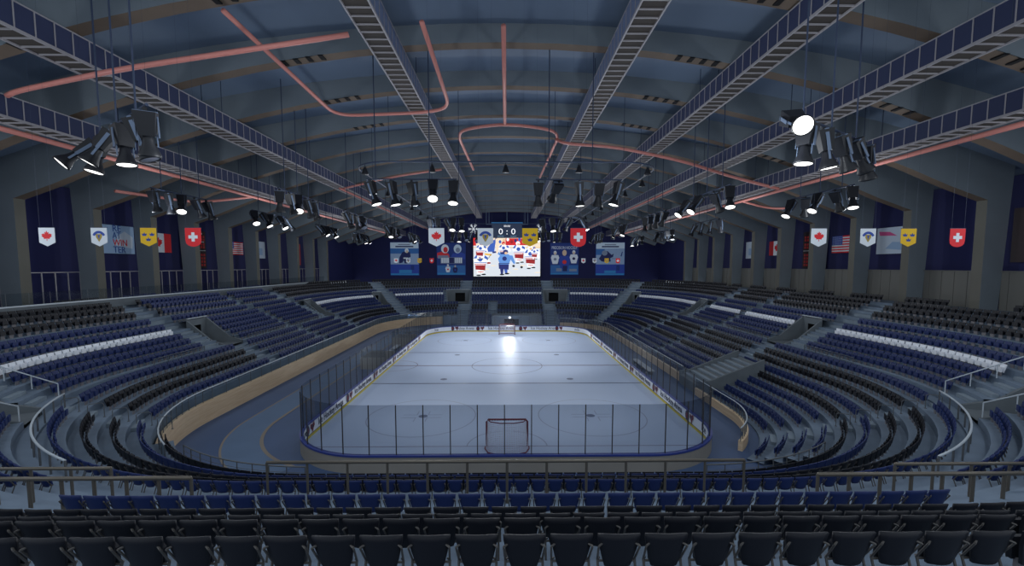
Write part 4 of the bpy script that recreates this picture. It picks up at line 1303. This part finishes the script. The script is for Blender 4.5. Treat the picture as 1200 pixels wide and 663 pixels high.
PM = {}
for nm, c in (('sky', (128, 152, 186)), ('pale', (176, 196, 216)), ('blue', (36, 62, 150)), ('mid', (44, 96, 160)), ('teal', (44, 120, 178)), ('navy', (24, 32, 84)), ('white', (196, 206, 220)), ('red', (190, 44, 52)),
              ('deep', (22, 48, 116)), ('skin', (190, 170, 150)), ('grey', (110, 124, 150))):
    PM[nm] = mat('poster_' + nm, rgb(*c), 0.6, emit=rgb(*c), estr=.16)
PK = list(PM); PIx = {k: i_ for i_, k in enumerate(PK)}
class Poster:
    def __init__(s, x0, x1, z0, z1, label):
        s.W = x1 - x0; s.H = z1 - z0; s.y = -.02
        s.o = empty('wall_poster', ((x0 + x1) / 2, YW - .15, z0), 0, label, 'poster')
        b = MB(); b.box((0, .07, s.H / 2), (s.W + .35, .12, s.H + .35)); b.build('backing_board', PM['deep'], s.o)
        s.mb = MB()
    def rect(s, x0, x1, z0, z1, c):
        s.y -= .004
        W, H = s.W, s.H
        s.mb.quad((-W / 2 + x0 * W, s.y, z0 * H), (-W / 2 + x1 * W, s.y, z0 * H), (-W / 2 + x1 * W, s.y, z1 * H), (-W / 2 + x0 * W, s.y, z1 * H), PIx[c])
    def pol(s, pts, c):
        s.y -= .004
        n = len(pts); cx = sum(p[0] for p in pts) / n; cz = sum(p[1] for p in pts) / n
        star_mesh(s.mb, [((p[0] - cx) * s.W, (p[1] - cz) * s.H) for p in pts], s.y, 1, (cx - .5) * s.W, cz * s.H, PIx[c])
    def ell(s, cx, cz, rx, rz, c, n=16): s.pol([(cx + rx * math.cos(-2 * PI * k / n), cz + rz * math.sin(-2 * PI * k / n)) for k in range(n)], c)
    def man(s, x, z, k, shirt, pants, helmet='white'):
        s.pol([(x - .1 * k, z), (x + .1 * k, z), (x + .17 * k, z + .22 * k), (x + .13 * k, z + .32 * k), (x - .13 * k, z + .32 * k), (x - .17 * k, z + .22 * k)], shirt)
        s.ell(x, z + .4 * k, .062 * k, .075 * k, helmet); s.ell(x, z + .375 * k, .042 * k, .045 * k, 'skin')
        s.ell(x, z + .17 * k, .06 * k, .05 * k, pants)
    def text(s, t, x, z, size, c, width=None):
        text_mesh(t, 'poster_lettering', PM[c], size, s.o, Matrix.Translation(((x - .5) * s.W, s.y - .03, z * s.H)) @ Matrix.Rotation(PI / 2, 4, 'X'), width=width)
    def done(s): s.mb.build('print', [PM[k] for k in PK], s.o)
p = Poster(-36.2, -27.5, 10.4, 20.5, 'pale blue hockey poster on the far wall, leftmost, player leaning')
p.rect(0, 1, 0, 1, 'sky'); p.rect(0, 1, .82, 1, 'pale'); p.rect(.28, .7, .92, .955, 'grey'); p.rect(.18, .82, .855, .895, 'navy'); p.rect(0, 1, .66, .82, 'mid'); p.rect(0, 1, 0, .33, 'blue'); p.rect(.3, .75, .06, .16, 'teal'); p.rect(.0, 1, 0, .05, 'teal')
p.pol([(.3, .36), (.42, .38), (.46, .5), (.5, .36), (.6, .36), (.58, .52), (.72, .56), (.7, .7), (.55, .74), (.42, .7), (.32, .55)], 'navy'); p.ell(.58, .75, .07, .07, 'white'); p.ell(.59, .72, .04, .04, 'skin'); p.rect(.46, .62, .5, .54, 'white'); p.rect(.72, .84, .16, .3, 'deep'); p.done()
p = Poster(-21.7, -13.0, 10.5, 20.2, 'deep blue hockey poster on the far wall with two helmeted heads')
p.rect(0, 1, 0, 1, 'deep'); p.rect(0, 1, 0, .3, 'mid'); p.rect(0, 1, 0, .06, 'teal')
p.pol([(0, .55), (.45, .52), (.42, .66), (.25, .76), (0, .7)], 'red'); p.pol([(.45, .5), (1, .5), (1, .66), (.85, .72), (.55, .68)], 'blue'); p.rect(.02, .4, .52, .62, 'grey')
p.ell(.28, .83, .14, .14, 'white'); p.ell(.3, .8, .08, .09, 'red'); p.ell(.73, .83, .14, .14, 'pale'); p.ell(.74, .79, .08, .08, 'grey')
p.rect(.12, .9, .36, .56, 'grey'); p.rect(.43, .6, .37, .55, 'navy')
for k in range(4): p.rect(.15 + .07 * k, .2 + .07 * k, .38, .54, 'white'); p.rect(.64 + .065 * k, .685 + .065 * k, .38, .54, 'white')
p.man(.38, .08, .55, 'white', 'red'); p.man(.64, .06, .55, 'navy', 'blue', 'grey'); p.done()
p = Poster(13.7, 22.3, 10.6, 20.2, 'blue hockey poster on the far wall with three players side by side')
p.rect(0, 1, 0, 1, 'deep'); p.rect(0, 1, 0, .3, 'mid'); p.rect(.0, 1, 0, .04, 'teal')
p.man(.16, .34, .9, 'white', 'grey'); p.man(.84, .36, .9, 'white', 'navy'); p.man(.5, .18, 1.3, 'blue', 'red', 'skin'); p.rect(.2, .4, .1, .2, 'grey'); p.rect(.68, .95, .1, .18, 'grey'); p.rect(.44, .6, .1, .28, 'navy')
p.text('PRECISION HOCKEY', .5, .86, 1.3, 'white', 8.0); p.done()
p = Poster(27.9, 36.8, 10.4, 20.5, 'pale blue hockey poster on the far wall, rightmost, goalkeeper')
p.rect(0, 1, 0, 1, 'sky'); p.rect(0, 1, .82, 1, 'pale'); p.rect(.3, .7, .92, .955, 'grey'); p.rect(.2, .8, .855, .895, 'navy'); p.rect(0, .3, .62, .8, 'mid'); p.rect(0, 1, 0, .33, 'blue'); p.rect(.3, .7, .06, .14, 'teal'); p.rect(0, 1, 0, .05, 'teal')
p.pol([(.1, .5), (.25, .72), (.4, .74), (.55, .62), (.62, .66), (.6, .56), (.5, .52), (.52, .42), (.35, .4), (.2, .42)], 'navy'); p.ell(.3, .68, .1, .08, 'grey'); p.rect(.56, .78, .5, .52, 'grey'); p.pol([(.86, .58), (.9, .57), (.94, .72), (.91, .72)], 'deep'); p.rect(.72, .84, .14, .3, 'deep'); p.done()

sb = empty('score_board', (.05, 130.0, 21.5), 0, 'dark score board reading 0:0 hanging above the video screen', 'score board')
SBM = [mat('score_panel', rgb(50, 62, 86), .5, emit=rgb(50, 62, 86), estr=.35), mat('score_top', rgb(44, 100, 150), .5, emit=rgb(44, 100, 150), estr=.4), emat('score_digit', (235, 238, 244), 1.0), emat('score_small', (120, 160, 190), .6)]
b = MB(); b.box((0, .2, 2.1), (8.9, .4, 4.2), 0); b.build('panel', SBM[0], sb)
b = MB(); b.box((0, .2, 4.35), (9.3, .44, .5), 0); b.build('top_strip', SBM[1], sb)
RX90 = Matrix.Rotation(PI / 2, 4, 'X')
text_mesh('0 : 0', 'score_digits', SBM[2], 2.5, sb, Matrix.Translation((0, -.03, 1.8)) @ RX90, width=5.0)
text_mesh('00:00', 'clock_digits', SBM[2], .75, sb, Matrix.Translation((0, -.03, 3.45)) @ RX90, width=1.9)
for x, t in ((-1.9, 'HOME'), (1.9, 'GUEST')): text_mesh(t, 'team_caption', SBM[3], .65, sb, Matrix.Translation((x, -.03, .45)) @ RX90, width=1.8)
b = MB()
for x in (-6.1, -5.3, 0.0, 5.3, 6.1): b.bar((x, .2, 4.2 if abs(x) < 5 else 4.0), (x, .2, zr(x) - .03 - 21.5), .16 if abs(x) < 5 else .12, 8)
b.bar((-6.2, .2, 4.0), (6.2, .2, 4.0), .12, 8); b.build('hanger_pipes', M['lampgrey'], sb)
for sx in (-1, 1):
    o = empty('snowflake_emblem', (sx * 10.3, YW - 1.0, 24.6), 0, 'white snowflake-like emblem at the upper %s corner of the video screen' % ('left' if sx < 0 else 'right'), 'emblem')
    b = MB()
    for k in range(6):
        a = PI * k / 3; c, s = math.cos(a), math.sin(a)
        b.bar((0, 0, 0), (1.5 * c, 0, 1.5 * s), .1, 6)
        for rr in (.75, 1.15):
            for da in (-.7, .7):
                b.bar((rr * c, 0, rr * s), (rr * c + .5 * math.cos(a + da), 0, rr * s + .5 * math.sin(a + da)), .075, 5)
    b.build('snowflake_arms', M['glow'], o)
    b = MB(); b.lathe([(0, -.12), (.3, -.1), (.3, .1), (0, .12)], 12, Matrix.Rotation(PI / 2, 4, 'X')); b.build('snowflake_hub', M['glow'], o)
    b = MB(); b.bar((0, .05, 0), (0, .95, 0), .08, 6); b.build('wall_bracket', M['rod'], o)

# ------------------------------------------------------------------ flags and screens on the side walls
def side_panel(side, y0_, y1_, z0, z1, name, label, cat, parts):
    """parts: list of (part name, material, [(u0,u1,v0,v1)...]) u to the reader's right"""
    x = side * 47.3
    o = empty(name, (x, (y0_ + y1_) / 2 + 1.0, z0), PI / 2 if side < 0 else -PI / 2, label, cat)
    W, H = y1_ - y0_, z1 - z0
    b = MB(); b.box((0, .03, H / 2), (W, .06, H)); b.build('panel', parts[0], o)
    for j, (pn, m, rects) in enumerate(parts[1:]):
        q = MB()
        for r in rects:
            if not isinstance(r[0], list):
                u0, u1, v0, v1 = r
                q.quad(*[(-W / 2 + u * W, -.006 - .004 * j, v * H) for u, v in ((u0, v0), (u1, v0), (u1, v1), (u0, v1))])
            else:
                star_mesh(q, r[0], -.006 - .004 * j, r[1], (r[2] - .5) * W, r[3] * H, 0)
        q.build(pn, m, o)
    return o, W, H
us = [('stripes', M['pred'], [(0, 1, (2 * k) / 13, (2 * k + 1) / 13) for k in range(7)]), ('canton', M['pblue'], [(0, .42, 6 / 13, 1)]),
      ('stars', M['pwhite'], [(.04 + .075 * i_, .07 + .075 * i_, .52 + .1 * j, .55 + .1 * j) for i_ in range(5) for j in range(5)])]
can = [('red_bar', M['pred'], [(0, .25, 0, 1)]), ('red_bar', M['pred'], [(.75, 1, 0, 1)]), ('maple_leaf', M['pred'], [(LEAF, .95, .5, .52)])]
def bd(n): return M[n]
side_panel(-1, 73.6, 78.2, 15.2, 17.4, 'wall_flag', 'striped red and white flag with blue canton on the left wall', 'flag', [M['pwhite']] + us)
side_panel(1, 57.6, 62.3, 15.1, 17.5, 'wall_flag', 'striped red and white flag with blue canton on the right wall', 'flag', [M['pwhite']] + us)
side_panel(-1, 56.4, 61.4, 15.1, 17.7, 'wall_flag', 'red and white maple leaf flag on the left wall', 'flag', [M['pwhite']] + can)
side_panel(1, 72.6, 77.5, 15.1, 17.6, 'wall_flag', 'red and white maple leaf flag on the right wall', 'flag', [M['pwhite']] + can)
M['sky1'] = mat('poster_sky', rgb(160, 190, 224), .7); M['sky2'] = mat('poster_sky_pale', rgb(206, 220, 236), .7); M['ptblue'] = mat('poster_text_blue', rgb(48, 86, 160), .7)
M['pink'] = mat('poster_pink', rgb(220, 90, 150), .7)
o, W, H = side_panel(-1, 49.5, 55.3, 14.75, 18.15, 'wall_poster', 'pale blue poster with stacked blue and red letters on the left wall', 'poster',
    [M['sky1'], ('pale_cloud', M['sky2'], [([(-1, -.5), (1, -.8), (1.1, .3), (.2, .8), (-.6, .3)], 1.3, .72, .5)])])
for j, (t_, m_) in enumerate((('RE', 'ptblue'), ('AT', 'ptblue'), ('WIN', 'pred'), ('TER', 'ptblue'))):
    text_mesh(t_, 'lettering', M[m_], 1.12, o, Matrix.Translation((-W / 2 + 2.75, -.03, H * (.88 - .25 * j))) @ RX90, align='LEFT', width=(1.1, 1.1, 1.95, 1.7)[j])
side_panel(1, 49.3, 54.6, 14.75, 18.0, 'wall_poster', 'pale poster with a pink streak on the right wall', 'poster',
    [M['sky2'], ('blue_haze', M['sky1'], [([(-1, -.3), (1, -.5), (1, .1), (-.4, .2)], 1.6, .55, .35)]), ('pink_streak', M['pink'], [([(-1, .3), (-.9, -.1), (1, -.2), (.2, .2)], 1.3, .3, .75)]), ('grey_marks', M['pgold'], [(.72, .76, .82, .9), (.84, .87, .8, .86)])])
side_panel(-1, 80.8, 85.3, 14.7, 17.9, 'wall_poster', 'narrow visible white poster on the left wall beyond the striped flag', 'poster', [M['sky2'], ('blue_mark', M['sky1'], [(.55, .8, .2, .6)])])
side_panel(1, 80.5, 85.2, 14.7, 17.9, 'wall_poster', 'narrow visible white poster on the right wall beyond the maple leaf flag', 'poster', [M['sky2'], ('blue_mark', M['sky1'], [(.2, .45, .2, .6)])])
M['sdark'] = mat('tally_dark', rgb(44, 30, 36), .6); M['sred'] = mat('tally_red', rgb(120, 34, 38), .6, emit=rgb(150, 30, 30), estr=.12); M['swhite'] = mat('tally_white', rgb(190, 196, 200), .6)
for sd, nm in ((-1, 'left'), (1, 'right')):
    side_panel(sd, 63.6, 68.5, 12.9, 18.6, 'tally_board', 'dark tally board with red rows on the %s wall' % nm, 'tally board',
        [M['sdark'], ('red_rows', M['sred'], [(.06 + .115 * i_, .14 + .115 * i_, v, v + .06) for i_ in range(8) for v in (.06, .15, .24, .33, .54, .62, .74, .82)]), ('white_caption', M['swhite'], [(.55, .85, .91, .95), (.5, .92, .7, .725), (0.02, .98, .47, .485)])])
side_panel(1, 34.0, 39.6, 13.6, 18.6, 'wall_poster', 'dark red poster on the right wall at the photo edge', 'poster', [M['sdark'], ('red_figures', M['sred'], [([(-.4, -1), (.5, -1), (.7, .2), (.2, 1), (-.5, .4)], 1.6, .75, .5), ([(-.4, -1), (.5, -1), (.7, .2), (.2, 1), (-.5, .4)], 1.2, .35, .45)]), ('white_marks', M['swhite'], [(.7, .76, .12, .2), (.85, .9, .6, .68)])])
side_panel(-1, 95.5, 100.0, 13.4, 18.2, 'wall_poster', 'narrow visible red poster on the far left wall', 'poster', [M['sred'], ('bright_red', M['pred'], [([(-.5, -1), (.5, -.6), (.3, 1), (-.4, .5)], 1.6, .6, .5)])])

# ------------------------------------------------------------------ lights
def lamp(kind, name, loc, energy, color=(1, 1, 1), size=1.0, aim=None, spot=None, blend=.6):
    L = bpy.data.lights.new(name, kind); L.energy = energy; L.color = color
    if kind == 'SPOT':
        L.spot_size = math.radians(spot); L.spot_blend = blend; L.shadow_soft_size = size
    elif kind == 'AREA':
        L.shape = 'DISK'; L.size = size
    else: L.shadow_soft_size = size
    o = bpy.data.objects.new(name, L); COL.objects.link(o); o.location = loc
    if aim is not None:
        o.rotation_euler = (Vector(aim) - Vector(loc)).to_track_quat('-Z', 'Y').to_euler()
    return o
# floodlights over the ice
for x, y, e in ((-7.5, 33.7, 1000), (5.5, 33.7, 1000), (-6, 59.6, 2300), (6, 59.6, 2300), (-5, 85, 3600), (5, 85, 3600)):
    lamp('SPOT', 'ice_flood', (x, y, 17.6), e, (.95, .97, 1.0), .4, aim=(x * .3, y + (57.3 - y) * .3 + 4, 0), spot=95)
# lamp over the far tunnel
lamp('SPOT', 'tunnel_lamp', (.6, 93.6, 2.1), 14000, (1, .99, .97), .45, aim=(.3, 70, 0), spot=120)
# added fill: unseen point lights in mid-air, brightening bowl and roof evenly
for x in (-30, -11, 11, 30):
    for y in (2, 20, 38, 58, 78, 98, 118):
        lamp('POINT', 'fill_light', (x, y, 17.5), 780 if y > 2 else 450, (.88, .94, 1.0), 1.0)

w = bpy.data.worlds.new('World'); SC.world = w; w.use_nodes = True
bg = w.node_tree.nodes['Background']
bg.inputs['Color'].default_value = (.78, .88, 1.0, 1)
bg.inputs['Strength'].default_value = .55

# ------------------------------------------------------------------ camera
cam = bpy.data.cameras.new('Camera'); co = bpy.data.objects.new('Camera', cam); COL.objects.link(co)
cam.sensor_width = 36.0; cam.lens = 511.0 / 1200 * 36.0
cam.shift_y = (350 - 331.5) / 1200.0
cam.clip_start = .1; cam.clip_end = 600
co.location = (0, 0, 13.27)
co.rotation_euler = (PI / 2 - PT_, 0, -YAW_)
SC.camera = co
SC.view_settings.view_transform = 'Standard'
SC.view_settings.look = 'None'
SC.view_settings.exposure = 0.15
SC.view_settings.gamma = 1.0
SC.view_settings.use_curve_mapping = False
